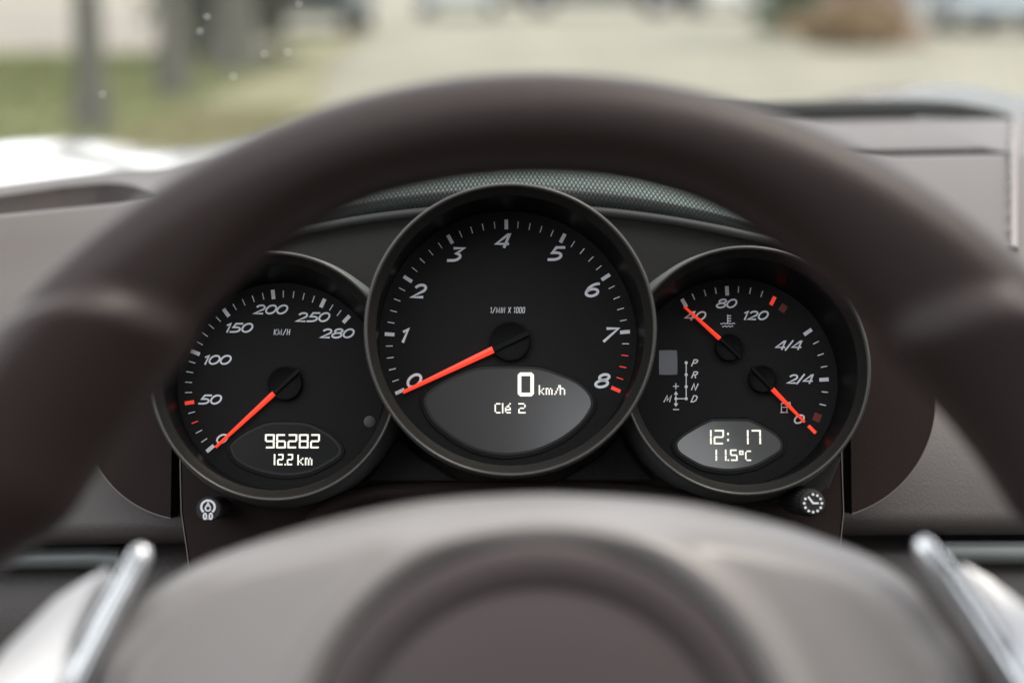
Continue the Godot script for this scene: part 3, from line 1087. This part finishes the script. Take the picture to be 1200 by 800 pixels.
# perforated strip arching over the gauges
func mesh_visor() -> void:
	var t := thing("perforated_visor", "arched perforated black mesh strip above the middle gauge", "mesh strip", kframe(Vector2.ZERO))
	var pitch := 4.9 * U * 1.06
	var c := k(602, 700, -0.03)
	var r0 := k(602, 238, -0.03).y - c.y
	var cols := 152
	var nr := 12
	# sheet coordinates: u along the arch, v up the strip; the strip leans back as it rises
	var pos := func(u: float, v: float) -> Vector3:
		var x := u
		var f := absf(x) / 0.112
		var y0 := r0 - 0.0165 * f * f
		var bend := v * sqrt(maxf(0.02, 1.0 - 0.8 * f * f))
		return Vector3(c.x + x, c.y + y0 + bend * cos(bend * 6.0), -0.016 - bend * sin(0.1 + bend * 6.0))
	var va := PackedVector3Array()
	var ia := PackedInt32Array()
	for r in nr:
		for q in cols:
			var u := (q - cols * 0.5 + (0.5 if r % 2 == 1 else 0.0)) * pitch
			var v := -0.003 + r * pitch * 0.87
			var b := va.size()
			# cell: square border of 8 points and an 8-sided hole
			for j in 8:
				var a := TAU * j / 8.0 + PI / 8.0
				var m := maxf(absf(cos(a)), absf(sin(a)))
				va.append(pos.call(u + cos(a) / m * pitch * 0.5, v + sin(a) / m * pitch * 0.435))
			for j in 8:
				var a := TAU * j / 8.0 + PI / 8.0
				va.append(pos.call(u + cos(a) * pitch * 0.33, v + sin(a) * pitch * 0.33))
			for j in 8:
				var n := (j + 1) % 8
				ia.append_array([b + j, b + n, b + 8 + n, b + j, b + 8 + n, b + 8 + j])
	var arr := []
	arr.resize(Mesh.ARRAY_MAX)
	arr[Mesh.ARRAY_VERTEX] = va
	arr[Mesh.ARRAY_INDEX] = ia
	var am := ArrayMesh.new()
	am.add_surface_from_arrays(Mesh.PRIMITIVE_TRIANGLES, arr)
	var st := SurfaceTool.new()
	st.create_from(am, 0)
	st.generate_normals()
	part("perforated_sheet", st.commit(), mats["mesh_black"], t)
	# pale cloth lying back behind the mesh
	var cl := begin()
	var crows := []
	for i in 7:
		var row := PackedVector3Array()
		for j in 41:
			var q: Vector3 = pos.call(lerpf(-cols * 0.5, cols * 0.5, j / 40.0) * pitch, 0.006 + i / 6.0 * 0.030)
			row.append(q + Vector3(0, 0, -0.005 - i * 0.006))
		crows.append(row)
	sheet(cl, crows)
	part("backing_cloth", done(cl), mats["cloth"], t)
	# dark foam behind the lowest rows of holes
	var fo := begin()
	var fp := []
	for i in 41:
		fp.append(pos.call(lerpf(-cols * 0.5, cols * 0.5, i / 40.0) * pitch, 0.0012) + Vector3(0, 0, -0.0055))
	tube(fo, fp, [0.0042], 10, 1.0, Vector3.UP)
	part("foam_seal", done(fo), mats["gap_black"], t)
	# solid lower rail
	var s := begin()
	var path := []
	for i in 41:
		path.append(pos.call(lerpf(-cols * 0.5, cols * 0.5, i / 40.0) * pitch, -0.0045))
	tube(s, path, [0.0022], 8, 1.0, Vector3.UP)
	part("lower_rail", done(s), mats["gap_black"], t)
	s = begin()
	path = []
	for i in 41:
		path.append(pos.call(lerpf(-cols * 0.5, cols * 0.5, i / 40.0) * pitch, nr * pitch * 0.87 - 0.002))
	tube(s, path, [0.0022], 8, 1.0, Vector3.UP)
	part("upper_rail", done(s), mats["gap_black"], t)

var big_pod := []

# pod: shell, bezel ring and inner wall around a dial; returns the root
func pod(called: String, label: String, dial_px: Vector2, dial_r: float, bez_px: Vector2, bez_r: float, h0: float, h1: float) -> Node3D:
	var o := k(dial_px.x, dial_px.y, h0)
	var t := thing(called, label, "gauge", kframe(o, h0))
	var hb := h1 - h0
	var c := k(bez_px.x, bez_px.y, h1) - o
	var u := unit(bez_px.x, bez_px.y, h1)
	var R := bez_r * u
	var w := unit(dial_px.x, dial_px.y, h0)
	var r := dial_r * w
	var flare := 1.02 if label.begins_with("large") else 1.075
	var ln := 0.075
	if label.begins_with("large"):
		big_pod = [o + c, R]
	else:
		cut_at = big_pod[0] - o
		cut_r = big_pod[1] - 0.0026
	var st := begin()
	rings(st, [[[c * 0.6, R * flare, -0.022 - h0], [c * 0.8, lerpf(R, R * flare, 0.55), hb * 0.4, ln * 0.5], [c, lerpf(R, R * flare, 0.12), hb - 0.006, ln], [c, R * 0.992, hb - 0.0025, ln]]], 320)
	part("shell", done(st), mats["shell"], t)
	st = begin()
	var bead := []
	for i in 9:
		var a := PI * i / 8.0
		bead.append([c, R - 0.0008 + cos(a) * 0.0008, hb - 0.0008 + sin(a) * 0.0010, ln])
	rings(st, [[[c, R * 0.992, hb - 0.0025, ln], [c, R, hb - 0.0018, ln], [c, R, hb - 0.0008, ln]]], 320)
	part("bezel_ring", done(st), mats["bezel"], t)
	st = begin()
	rings(st, [bead], 320)
	part("bezel_edge", done(st), mats["bead"], t)
	st = begin()
	rings(st, [[[c, R - 0.0016, hb - 0.0008, ln], [c, R - 0.0018, hb - 0.0014, ln], [c, R - 0.0043, hb - 0.0046, ln]], [[c, R - 0.0043, hb - 0.0046, ln], [c, R - 0.0045, hb - 0.0050, ln], [c, R - 0.0046, hb - 0.0056, ln]]], 320)
	part("bezel_face", done(st), mats["bezel"], t)
	st = begin()
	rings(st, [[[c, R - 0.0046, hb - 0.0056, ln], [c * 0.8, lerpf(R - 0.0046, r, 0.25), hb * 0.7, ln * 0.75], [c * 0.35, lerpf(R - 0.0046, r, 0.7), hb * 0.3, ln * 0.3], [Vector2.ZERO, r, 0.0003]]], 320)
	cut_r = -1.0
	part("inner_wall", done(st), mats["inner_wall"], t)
	st = begin()
	lathe(st, [[[0.0, 0.0], [r * 1.02, 0.0]], [[r * 1.02, 0.0], [r * 1.02, -0.004]]], 120)
	part("dial_face", done(st), mats["dial_black"], t)
	return t

func at_px(t: Node3D, px: float, py: float, h := 0.0) -> Vector2:
	var base: Vector3 = kb.transposed() * (t.position - ko)
	return k(px, py, base.z + h) - Vector2(base.x, base.y)

# a printed dash on the dial: centre, direction, size in grid units
func tick(t: Node3D, px: float, py: float, toward: Vector2, length: float, wide: float, key: String, called := "tick") -> void:
	var c := at_px(t, px, py)
	var d := (at_px(t, toward.x, toward.y) - c).normalized()
	var st := begin()
	ribbon(st, PackedVector2Array([-d * length * U * 0.5, d * length * U * 0.5]), wide * U, 0.00002, 0.00016)
	part(called, done(st), mats[key], t, v3(c, 0.0))

func numeral(t: Node3D, s: String, px: float, py: float, hgt: float, sx := 1.0, shear := 0.42, w := 0.17, called := "numeral") -> void:
	var c := at_px(t, px, py)
	part(called, text_mesh(s, hgt * U, sx, shear, hgt * U * w, 0.00002, 0.00016), mats["print_white"], t, v3(c, 0.0))

# needle: red blade from the hub to the tip, black hub cap, black tail
func needle(t: Node3D, hub: Vector2, tip: Vector2, start: float, hub_r: float, tail: float, wide: float, called := "glowing_needle") -> void:
	var c := at_px(t, hub.x, hub.y, 0.0025)
	var e := at_px(t, tip.x, tip.y, 0.003)
	var d := (e - c).normalized()
	var n := d.orthogonal()
	var len := c.distance_to(e)
	var root := Node3D.new()
	root.name = numbered("pointer", t)
	t.add_child(root)
	root.position = v3(c, 0.0)
	var st := begin()
	var r := hub_r * U
	lathe(st, [[[r * 1.03, 0.0002], [r * 1.0, 0.0026]], [[r * 1.0, 0.0026], [r * 0.97, 0.0030], [r * 0.93, 0.0031]], [[r * 0.93, 0.0031], [r * 0.90, 0.0028], [0.0, 0.0028]]], 48)
	part("hub_cap", done(st), mats["cap_black"], root)
	var a := start * U
	var w0 := wide * U * 0.5
	var w1 := w0 * 0.5
	st = begin()
	var z := 0.0030
	var ridge := 0.0006
	for q in [[a, w0, len, w1]]:
		var p0: Vector2 = d * q[0]
		var p1: Vector2 = d * q[2]
		var l0 := v3(p0 + n * w0, z)
		var r0 := v3(p0 - n * w0, z)
		var l1 := v3(p1 + n * w1, z)
		var r1 := v3(p1 - n * w1, z)
		var m0 := v3(p0, z + ridge)
		var m1 := v3(p1, z + ridge * 0.6)
		quad(st, l0, l1, m1, m0)
		quad(st, m0, m1, r1, r0)
		var dn := Vector3(0, 0, -0.0007)
		quad(st, l0 + dn, l1 + dn, l1, l0)
		quad(st, r0, r1, r1 + dn, r0 + dn)
		quad(st, l0 + dn, l1 + dn, r1 + dn, r0 + dn)
		tri(st, l0, m0, r0)
		quad(st, l0, r0, r0 + dn, l0 + dn)
		tri(st, l1, m1, r1)
		quad(st, l1, r1, r1 + dn, l1 + dn)
	part(called, done(st), mats["needle"], root)
	st = begin()
	var b := Basis(Vector3.BACK, d.angle())
	var span := (start + tail) * U
	block(st, v3(d * (start * U - span * 0.5), 0.0034), Vector3(span, wide * U * 0.9, 0.0011), 0.0003, b)
	part("tail", done(st), mats["needle_black"], root)

# recessed lens-shaped display window: returns the window part
func display(t: Node3D, outline: Array, key: String) -> MeshInstance3D:
	var p := PackedVector2Array()
	for i in range(0, outline.size(), 2):
		p.append(at_px(t, outline[i], outline[i + 1]))
	p = smooth_closed(p, 5)
	var st := begin()
	prism(st, p, 0.00005, 0.0003)
	var w := part("display_window", done(st), mats[key], t)
	# dark groove and raised dial lip around it
	st = begin()
	ribbon(st, p, 0.0011, 0.00006, 0.00042, true)
	part("window_groove", done(st), mats["gap_black"], w)
	var out: PackedVector2Array = Geometry2D.offset_polygon(p, 0.0013, Geometry2D.JOIN_ROUND)[0]
	st = begin()
	ribbon(st, out, 0.0009, 0.00004, 0.0007, true)
	part("window_lip", done(st), mats["dial_black"], w)
	return w

func polar(c: Vector2, r: float, deg: float) -> Vector2:   # clockwise from the top, y down
	return c + Vector2(sin(deg_to_rad(deg)), -cos(deg_to_rad(deg))) * r

func speedometer() -> void:
	var c := Vector2(330.7, 454.7)
	var t := pod("speedometer", "left round speedometer marked 0 to 280 with an odometer window reading 96282", Vector2(329, 452), 121, Vector2(320.5, 441), 146.5, 0.0, 0.030)
	for i in 29:
		var deg := -130.0 + i * 31.4 / 5.0 * 1.0 if i <= 28 else 0.0
		var speed := i * 10
		var major := speed % 50 == 0 or speed == 280
		if speed > 250:
			deg = 25.4 + (speed - 250) / 30.0 * 17.5
		elif speed >= 0:
			deg = -129.9 + speed / 250.0 * 155.3
		var red := speed == 50 or speed == 30
		var p := polar(c, 110.3, deg)
		tick(t, p.x, p.y, c, 11.0 if major else 8.0, 4.4 if major else 1.05, "print_red" if red else "print_white")
	for e in [["0", 260, 514], ["50", 246.5, 468], ["100", 254.5, 421.5], ["150", 280, 384], ["200", 317.5, 362.5], ["250", 367, 371.5], ["280", 395.5, 390.5]]:
		numeral(t, e[0], e[1], e[2], 11.2, 1.08, 0.45, 0.185)
	numeral(t, "Km/H", 330.3, 389, 6.8, 1.1, 0.12, 0.115, "unit_print")
	needle(t, Vector2(333.5, 449), Vector2(252, 524), 17, 20, 24, 6.2)
	var w := display(t, [271, 526, 272, 521, 282, 512, 297, 503.5, 314, 497, 334, 496, 356, 497, 370, 502, 386, 511, 396, 521, 398.5, 529, 394, 535, 376, 546, 358, 553, 338, 555.5, 318, 554, 296, 548, 278, 538], "lcd_dark")
	var d := part("odometer_digits_display", lcd("96282", 16.6 * U, 11.4 * U, 1.8 * U, 2.1 * U, 0.0003, 0.00046), mats["digit"], w, v3(at_px(t, 310.2, 525.2), 0))
	d.set_meta("label", "white odometer digits 96282")
	part("trip_digits_display", lcd("12.2", 13.2 * U, 7.4 * U, 2.2 * U, 1.8 * U, 0.0003, 0.00046), mats["digit"], w, v3(at_px(t, 315.0, 545), 0))
	part("trip_unit_display", dots("km", 1.75 * U, 0.0003, 0.00046), mats["digit"], w, v3(at_px(t, 348.3, 545), 0))
	# small round light sensor
	var st := begin()
	lathe(st, [[[6.8 * U, 0.0], [6.8 * U, 0.0003]], [[6.8 * U, 0.0003], [5.5 * U, 0.00045], [0.0, 0.0005]]], 28)
	part("light_sensor", done(st), mat("sensor_grey", Color(0.05, 0.05, 0.05), 0.5), t, v3(at_px(t, 433, 494), 0.0))

func tachometer() -> void:
	var c := Vector2(594.6, 401.4)
	var t := pod("tachometer", "large middle rev counter marked 0 to 8, its lower window reading 0 km/h", Vector2(595, 397.5), 151, Vector2(598, 386.5), 172.0, 0.006, 0.040)
	for i in 41:
		var deg := -114.4 + i / 40.0 * 227.7
		var major := i % 5 == 0
		var p := polar(c, 138.5, deg)
		tick(t, p.x, p.y, c, 11.5 if major else 8.0, 4.2 if major else 1.05, "print_red" if i >= 37 else "print_white")
	for e in [["0", 485.5, 446], ["1", 474, 393], ["2", 491.5, 341], ["3", 534, 298], ["4", 590.5, 282], ["5", 652, 297], ["6", 695, 339.5], ["7", 713.5, 392], ["8", 706.5, 446]]:
		numeral(t, e[0], e[1], e[2], 16.5, 0.92, 0.42, 0.19)
	numeral(t, "i/mIn X iooo", 595, 363.3, 6.6, 1.02, 0.1, 0.105, "unit_print")
	needle(t, Vector2(598, 400), Vector2(472, 459.5), 22, 23, 24, 8.0)
	var w := display(t, [498, 472.5, 499.5, 464, 504, 458.5, 516, 450, 538, 439, 560, 432, 580, 430.5, 612, 430.5, 633.5, 432, 655, 439, 675.5, 448, 688, 458.5, 693, 467, 693, 477, 682.5, 493.5, 666, 508, 647.5, 519, 624, 528, 595, 532, 569, 529, 550, 522.5, 530, 511, 507.5, 492], "lcd_grey")
	var st := begin()
	ribbon(st, PackedVector2Array([at_px(t, 610.4, 438.4), at_px(t, 622, 438.4), at_px(t, 623.6, 440), at_px(t, 623.6, 460.6), at_px(t, 622, 462.2), at_px(t, 610.4, 462.2), at_px(t, 608.8, 460.6), at_px(t, 608.8, 440)]), 4.2 * U, 0.0003, 0.00046, true)
	part("speed_digit_display", done(st), mats["digit"], w)
	part("speed_unit_display", dots("km/h", 1.62 * U, 0.0003, 0.00046), mats["digit"], w, v3(at_px(t, 631.3, 462.6), 0))
	part("key_message_display", dots("Cle 2", 1.72 * U, 0.0003, 0.00046), mats["digit"], w, v3(at_px(t, 579.5, 484.3), 0))

func combination_gauge() -> void:
	var c := Vector2(858, 450)
	var t := pod("fuel_and_temperature_gauge", "right round gauge with two small needles, gear letters and a window reading 12:17", Vector2(861, 447), 121, Vector2(875, 434.5), 146.5, 0.0, 0.030)
	for e in [[802, 355, 1], [812.8, 347.6, 0], [826.4, 343, 0], [839, 340.4, 0], [852.2, 340.6, 1], [865.6, 339.2, 0], [879.4, 340.6, 0], [893, 344.4, 0], [906, 352.4, 2], [947, 389, 1], [956.6, 401.4, 0], [962, 415.4, 0], [966, 429.6, 0], [966, 444.7, 1], [967, 459.2, 0], [964.5, 474.2, 0]]:
		tick(t, e[0], e[1], c, 11.0 if e[2] > 0 else 7.5, 4.4 if e[2] > 0 else 1.2, "print_red" if e[2] == 2 else "print_white")
	tick(t, 952, 503, Vector2(940, 491), 12.0, 4.0, "needle", "glowing_mark")
	tick(t, 958, 489, c, 9.0, 9.5, "dim_red", "reserve_lamp")
	tick(t, 918, 361, c, 9.0, 8.0, "dim_red", "overheat_lamp")
	for e in [["40", 815.5, 370], ["80", 852, 355.5], ["120", 886, 369.5], ["4/4", 925.5, 404.5], ["2/4", 939, 444], ["0", 937, 491]]:
		numeral(t, e[0], e[1], e[2], 10.8, 1.02, 0.45, 0.18)
	for e in [["P", 814.3, 425], ["R", 814.5, 439], ["N", 814.5, 453], ["D", 814, 467], ["M", 783, 467]]:
		numeral(t, e[0], e[1], e[2], 8.0, 1.0, 0.42, 0.17, "gear_letter")
	# gear diagram lines
	var st := begin()
	for q in [[804.3, 425, 804.3, 467], [792.3, 467, 804.3, 467], [792.3, 461, 792.3, 474], [788.8, 452.5, 795.6, 452.5], [792.2, 449, 792.2, 456], [789, 479.7, 795.8, 479.7]]:
		ribbon(st, PackedVector2Array([at_px(t, q[0], q[1]), at_px(t, q[2], q[3])]), 1.15 * U, 0.00002, 0.00014)
	for q in [[804.3, 425], [804.3, 439], [804.3, 453], [804.3, 467], [792.3, 467]]:
		prism(st, circle(at_px(t, q[0], q[1]), 1.9 * U, 0, 345, 15), 0.00002, 0.00018)
	for q in [[789.7, 462.3, 792.3, 458, 794.9, 462.3], [789.7, 472.5, 792.3, 476.8, 794.9, 472.5]]:
		prism(st, PackedVector2Array([at_px(t, q[0], q[1]), at_px(t, q[2], q[3]), at_px(t, q[4], q[5])]), 0.00002, 0.00018)
	part("gear_diagram", done(st), mats["print_white"], t)
	# coolant symbol
	st = begin()
	for q in [[853, 368.5, 853, 379], [853, 370, 857, 370], [853, 373, 857, 373], [853, 376, 857, 376], [849.5, 378.8, 851.5, 379.6], [854.5, 379.4, 856.5, 378.8]]:
		ribbon(st, PackedVector2Array([at_px(t, q[0], q[1]), at_px(t, q[2], q[3])]), 1.2 * U, 0.00002, 0.00014)
	for y in [379.0, 382.3]:
		var p := PackedVector2Array()
		for i in 13:
			var x := lerpf(844.5 if y < 380 else 846.5, 861.5 if y < 380 else 859.5, i / 12.0)
			if y < 380 and absf(x - 853.0) < 2.0:
				continue
			p.append(at_px(t, x, y + sin(i * 1.6) * 0.6))
		ribbon(st, p, 0.9 * U, 0.00002, 0.00014)
	part("coolant_symbol", done(st), mats["print_white"], t)
	# fuel pump symbol
	st = begin()
	ribbon(st, PackedVector2Array([at_px(t, 916, 472.5), at_px(t, 922.5, 472.5), at_px(t, 922.5, 483), at_px(t, 916, 483)]), 0.9 * U, 0.00002, 0.00014, true)
	for q in [[914.8, 483.2, 923.8, 483.2], [916, 477, 922.5, 477], [923, 472.5, 926, 471], [926, 471, 927, 477]]:
		ribbon(st, PackedVector2Array([at_px(t, q[0], q[1]), at_px(t, q[2], q[3])]), 0.9 * U, 0.00002, 0.00014)
	part("fuel_symbol", done(st), mats["print_white"], t)
	needle(t, Vector2(855, 407), Vector2(802, 359), 15, 16, 19, 5.0)
	needle(t, Vector2(894, 444), Vector2(943.5, 494.5), 16, 16, 19, 5.4)
	# pale square warning lamp lens
	st = begin()
	prism(st, smooth_closed(PackedVector2Array([at_px(t, 772.5, 413), at_px(t, 775, 410.5), at_px(t, 791, 410.5), at_px(t, 793.5, 413), at_px(t, 793.8, 436), at_px(t, 791.5, 438.8), at_px(t, 775, 438.8), at_px(t, 772.5, 436)]), 3), 0.0, 0.0004)
	part("warning_lamp_lens", done(st), mats["lens_grey"], t)
	var w := display(t, [793, 523, 793.5, 518, 800, 511, 816, 501, 832, 493, 840, 492, 872, 492, 880, 493, 893, 499.5, 908, 508.5, 915.5, 517, 916, 524, 912, 530, 888, 544, 872, 548.5, 856, 550.5, 838, 549, 820, 544.5, 798, 531.5], "lcd_pale")
	part("clock_digits_display", lcd("12: 17", 17 * U, 12.2 * U, 2.2 * U, 2.0 * U, 0.0003, 0.00046), mats["digit"], w, v3(at_px(t, 822.0, 520.6), 0))
	part("temperature_digits_display", lcd("11.5", 13.5 * U, 9.0 * U, 2.0 * U, 1.9 * U, 0.0003, 0.00046), mats["digit"], w, v3(at_px(t, 831.5, 540), 0))
	part("degree_display", dots("oc", 1.75 * U, 0.0003, 0.00046), mats["digit"], w, v3(at_px(t, 866.3, 540), 0))

func knobs() -> void:
	# left: short stalk with a round printed face
	var h := 0.022
	var c := k(243.5, 596.5, h)
	var a := thing("trip_knob", "small black push knob with a white dial symbol and 0.0 below the speedometer", "knob", kframe(c))
	var u := unit(243.5, 596.5, h)
	var st := begin()
	lathe(st, [[[12.5 * u, -0.012], [13.5 * u, 0.006], [14.6 * u, h - 0.002]], [[14.6 * u, h - 0.002], [14.4 * u, h - 0.0006], [13.6 * u, h]], [[13.6 * u, h], [0.0, h + 0.0002]]], 40)
	part("stalk", done(st), mats["dark_plastic"], a)
	st = begin()
	var z := h + 0.0002
	var cc := Vector2(0, 2.6 * u)
	ribbon(st, arc(cc.x, cc.y, 7.9 * u, 7.6 * u, -50, 230, 26), 2.5 * u, z, z + 0.0003)
	ribbon(st, arc(cc.x, cc.y - 1.4 * u, 3.0 * u, 3.0 * u, 0, 350, 18), 1.7 * u, z, z + 0.0003)
	ribbon(st, PackedVector2Array([cc + Vector2(-2.2, 0.6) * u, cc + Vector2(0, 5.0) * u, cc + Vector2(2.2, 0.6) * u]), 1.5 * u, z, z + 0.0003)
	for x in [-3.4, 3.4]:
		ribbon(st, arc(x * u, -8.2 * u, 1.7 * u, 3.4 * u, 0, 345, 14), 1.7 * u, z, z + 0.0003, true)
	ribbon(st, PackedVector2Array([Vector2(-0.6, -11.3) * u, Vector2(0.6, -11.3) * u]), 1.2 * u, z, z + 0.0003)
	part("symbol", done(st), mats["print_white"], a)
	# right: ribbed knob, pointing a little outwards
	h = 0.03
	c = k(953, 589.5, h)
	u = unit(953, 589.5, h)
	var b := thing("clock_knob", "ribbed black turning knob with a white clock symbol below the right gauge", "knob", kframe(c))
	var lean := k(927, 583, 0.0) - k(953, 589.5, h)
	st = begin()
	var rows := []
	for e in [[0.0, 14.5], [0.1, 17.0], [0.45, 17.0], [0.85, 16.2], [0.95, 15.0]]:
		var row := PackedVector3Array()
		for i in 96:
			var an := TAU * i / 96.0
			var r: float = e[1] * u * (1.0 + (0.045 if i % 4 < 2 else 0.0) * (1.0 if e[0] > 0.05 and e[0] < 0.9 else 0.0))
			var cen: Vector2 = lean * (1.0 - e[0])
			row.append(Vector3(cen.x + cos(an) * r, cen.y + sin(an) * r, h * e[0]))
		rows.append(row)
	sheet(st, rows, true, -1)
	part("ribbed_body", done(st), mats["gap_black"], b)
	st = begin()
	lathe(st, [[[15.0 * u, h * 0.95], [13.2 * u, h]], [[13.2 * u, h], [0.0, h + 0.0003]]], 40)
	part("face", done(st), mats["dark_plastic"], b)
	st = begin()
	z = h + 0.0003
	for i in 12:
		var an := TAU * i / 12.0
		if i == 4:
			continue
		prism(st, circle(Vector2(cos(an), sin(an)) * 10.3 * u, 1.5 * u, 0, 330, 11), z - 0.0002, z + 0.0003)
	ribbon(st, PackedVector2Array([Vector2(-5.6, 7.6) * u, Vector2(0, 0), Vector2(6.6, 0) * u]), 2.1 * u, z - 0.0002, z + 0.0003)
	part("clock_symbol", done(st), mats["print_white"], b)

# ---------------------------------------------------------------- steering wheel

func build_wheel() -> void:
	var wb := Basis(Vector3.RIGHT, deg_to_rad(-PITCH - 10.0))
	var depth := 0.43
	var wc := EYE + cam_basis * Vector3(37.0 * F * depth, -490.0 * F * depth, -depth)
	var t := thing("steering_wheel", "brown leather steering wheel with thick grips and a round centre pad", "steering wheel", Transform3D(wb, wc))
	# rim: swept section with thumb grips on both sides; angle 0 is the top
	var rc := 0.176
	var rows := []
	for i in 361:
		var th := i * 1.0
		var side := absf(th if th <= 180 else th - 360.0)
		var row := PackedVector3Array()
		var a := deg_to_rad(th)
		var radial := Vector3(sin(a), cos(a), 0)
		for j in 40:
			var f := TAU * j / 40.0   # 0 outwards, 90 towards the driver
			var ro := cos(f)
			var zo := sin(f)
			var start := 46.0 - ro * 6.5 * -1.0
			var g := smoothstep(start - 1.5, start + 2.5, side) * (1.0 - smoothstep(62.0, 78.0, side))
			var inner := maxf(0.0, -ro)
			var er := 0.0145 + inner * (0.0145 * smoothstep(12.0, 49.0, side + (4.0 if th <= 180.0 else -4.0)) * (1.0 - smoothstep(62.0, 78.0, side)) + 0.003 * g)
			var ez := 0.0165 + 0.0075 * g * maxf(0.0, zo)
			row.append(radial * (rc + ro * er) + Vector3(0, 0, zo * ez))
		rows.append(row)
	var st := begin()
	sheet(st, rows, true)
	part("rim", done(st), mats["leather"], t)
	# hub shell: rounded plate with a lip around the centre pad
	var xf := t.transform
	var full := PackedVector2Array()
	for q in [[97, 800], [140, 722], [182, 682], [250, 647], [367, 612], [483, 588], [600, 579], [680, 579], [804, 588], [900, 607], [960, 624], [1029, 650], [1077, 682], [1110, 725], [1155, 800]]:
		full.append(on_plane(xf, q[0], q[1], -0.022))
	full.append_array(pl([0.126, -0.02, 0.11, -0.05, 0.07, -0.085, 0.0, -0.10, -0.07, -0.085, -0.11, -0.05, -0.126, -0.02]))
	var edge := smooth_closed(full, 6)
	var n := edge.size()
	var pc := on_plane(xf, 635.0, 922.0, 0.0)
	var r0 := absf(on_plane(xf, 635.0 + 287.0, 922.0, 0.0).x - pc.x)
	var hub_rows := []
	for lvl in 25:
		var f := lvl / 24.0
		var row := PackedVector3Array()
		for i in n:
			var e := edge[i] - pc
			var dir := e.normalized()
			var R := e.length()
			var r := lerpf(r0, R, f)
			var to_edge := R - r
			var z := 0.0045 * exp(-pow((r - r0 - 0.005) / 0.0045, 2.0))                        # lip round the pad
			z -= 0.010 * smoothstep(0.004, 0.05, r - r0)                                       # falls away outwards
			z -= 0.022 * pow(1.0 - clampf(to_edge / 0.016, 0.0, 1.0), 2.0)                     # rolled edge
			z -= 0.0022 * exp(-pow((to_edge - 0.011) / 0.003, 2.0)) * smoothstep(0.45, 0.75, absf(dir.x))
			row.append(Vector3(pc.x + dir.x * r, pc.y + dir.y * r, z))
		hub_rows.append(row)
	var low := PackedVector3Array()
	for p in hub_rows[24]:
		low.append(Vector3(p.x * 0.97, p.y * 0.97, p.z - 0.03))
	hub_rows.append(low)
	st = begin()
	sheet(st, hub_rows, true)
	part("hub_cover", done(st), mats["hub_grey"], t)
	st = begin()
	var r1 := r0 * 0.80
	lathe(st, [[[r0 + 0.002, -0.001], [r0, 0.0003], [r0 - 0.0015, 0.0016], [r0 - 0.004, 0.0026], [r1 + 0.006, 0.0026], [r1 + 0.002, 0.0016], [r1, 0.0004]], [[r1, 0.0004], [r1 - 0.0025, 0.0008], [r1 - 0.007, 0.0018], [0.03, 0.0036], [0.0, 0.0050]]], 96, pc)
	part("centre_pad", done(st), mats["pad_brown"], t)
	# spokes to the rim
	for e in [[-1.0, 0.0], [1.0, 0.0], [0.0, -1.0]]:
		var d := Vector3(e[0], e[1], 0)
		st = begin()
		tube(st, [d * 0.10 + Vector3(0, -0.02, -0.016), d * 0.14 + Vector3(0, -0.012, -0.012), d * 0.172 + Vector3(0, -0.01, -0.002)], [0.028, 0.022, 0.02], 20, 0.45, Vector3.BACK if e[0] != 0 else Vector3.BACK)
		part("spoke", done(st), mats["leather"], t)
	# column boss behind the hub
	st = begin()
	lathe(st, [[[0.055, -0.03], [0.05, -0.10], [0.048, -0.21]]], 40)
	part("column_boss", done(st), mats["dark_plastic"], t)
	# shift paddles: a silver blade and a round-tipped bar each side
	for e in [[-1.0, [[128, 664], [94, 682], [65, 700], [3, 762], [-60, 860], [20, 1000], [44, 860], [80, 740], [106, 688]], [[170, 640], [167, 646], [163, 652], [140, 696], [107, 761], [60, 860]]], [1.0, [[1128, 660], [1160, 678], [1200, 708], [1250, 760], [1300, 860], [1260, 1000], [1252, 860], [1188, 740], [1154, 690]], [[1077, 631], [1081, 637], [1085, 643], [1110, 674], [1142, 722], [1200, 810]]]]:
		var pivot := on_plane(xf, e[1][0][0], e[1][0][1], -0.034)
		var own := Transform3D(Basis(Vector3.RIGHT, deg_to_rad(-36.0)), v3(pivot, -0.034))
		var blade := PackedVector2Array()
		for q in e[1]:
			blade.append(on_plane(xf * own, q[0], q[1], 0.0))
		st = begin()
		prism(st, blade, -0.006, 0.0, 0.002)
		var pd := part("shift_paddle", done(st), mats["silver"], t)
		pd.transform = own
		st = begin()
		var pth := []
		for q in e[2]:
			pth.append(own.affine_inverse() * v3(on_plane(xf, q[0], q[1], -0.022), -0.022))
		tube(st, pth, [0.0014, 0.0028, 0.0033, 0.0036, 0.0042, 0.005], 16, 1.0, Vector3.BACK)
		part("bar", done(st), mat("chrome", Color(0.84, 0.86, 0.88), 0.18, 0.9), pd)
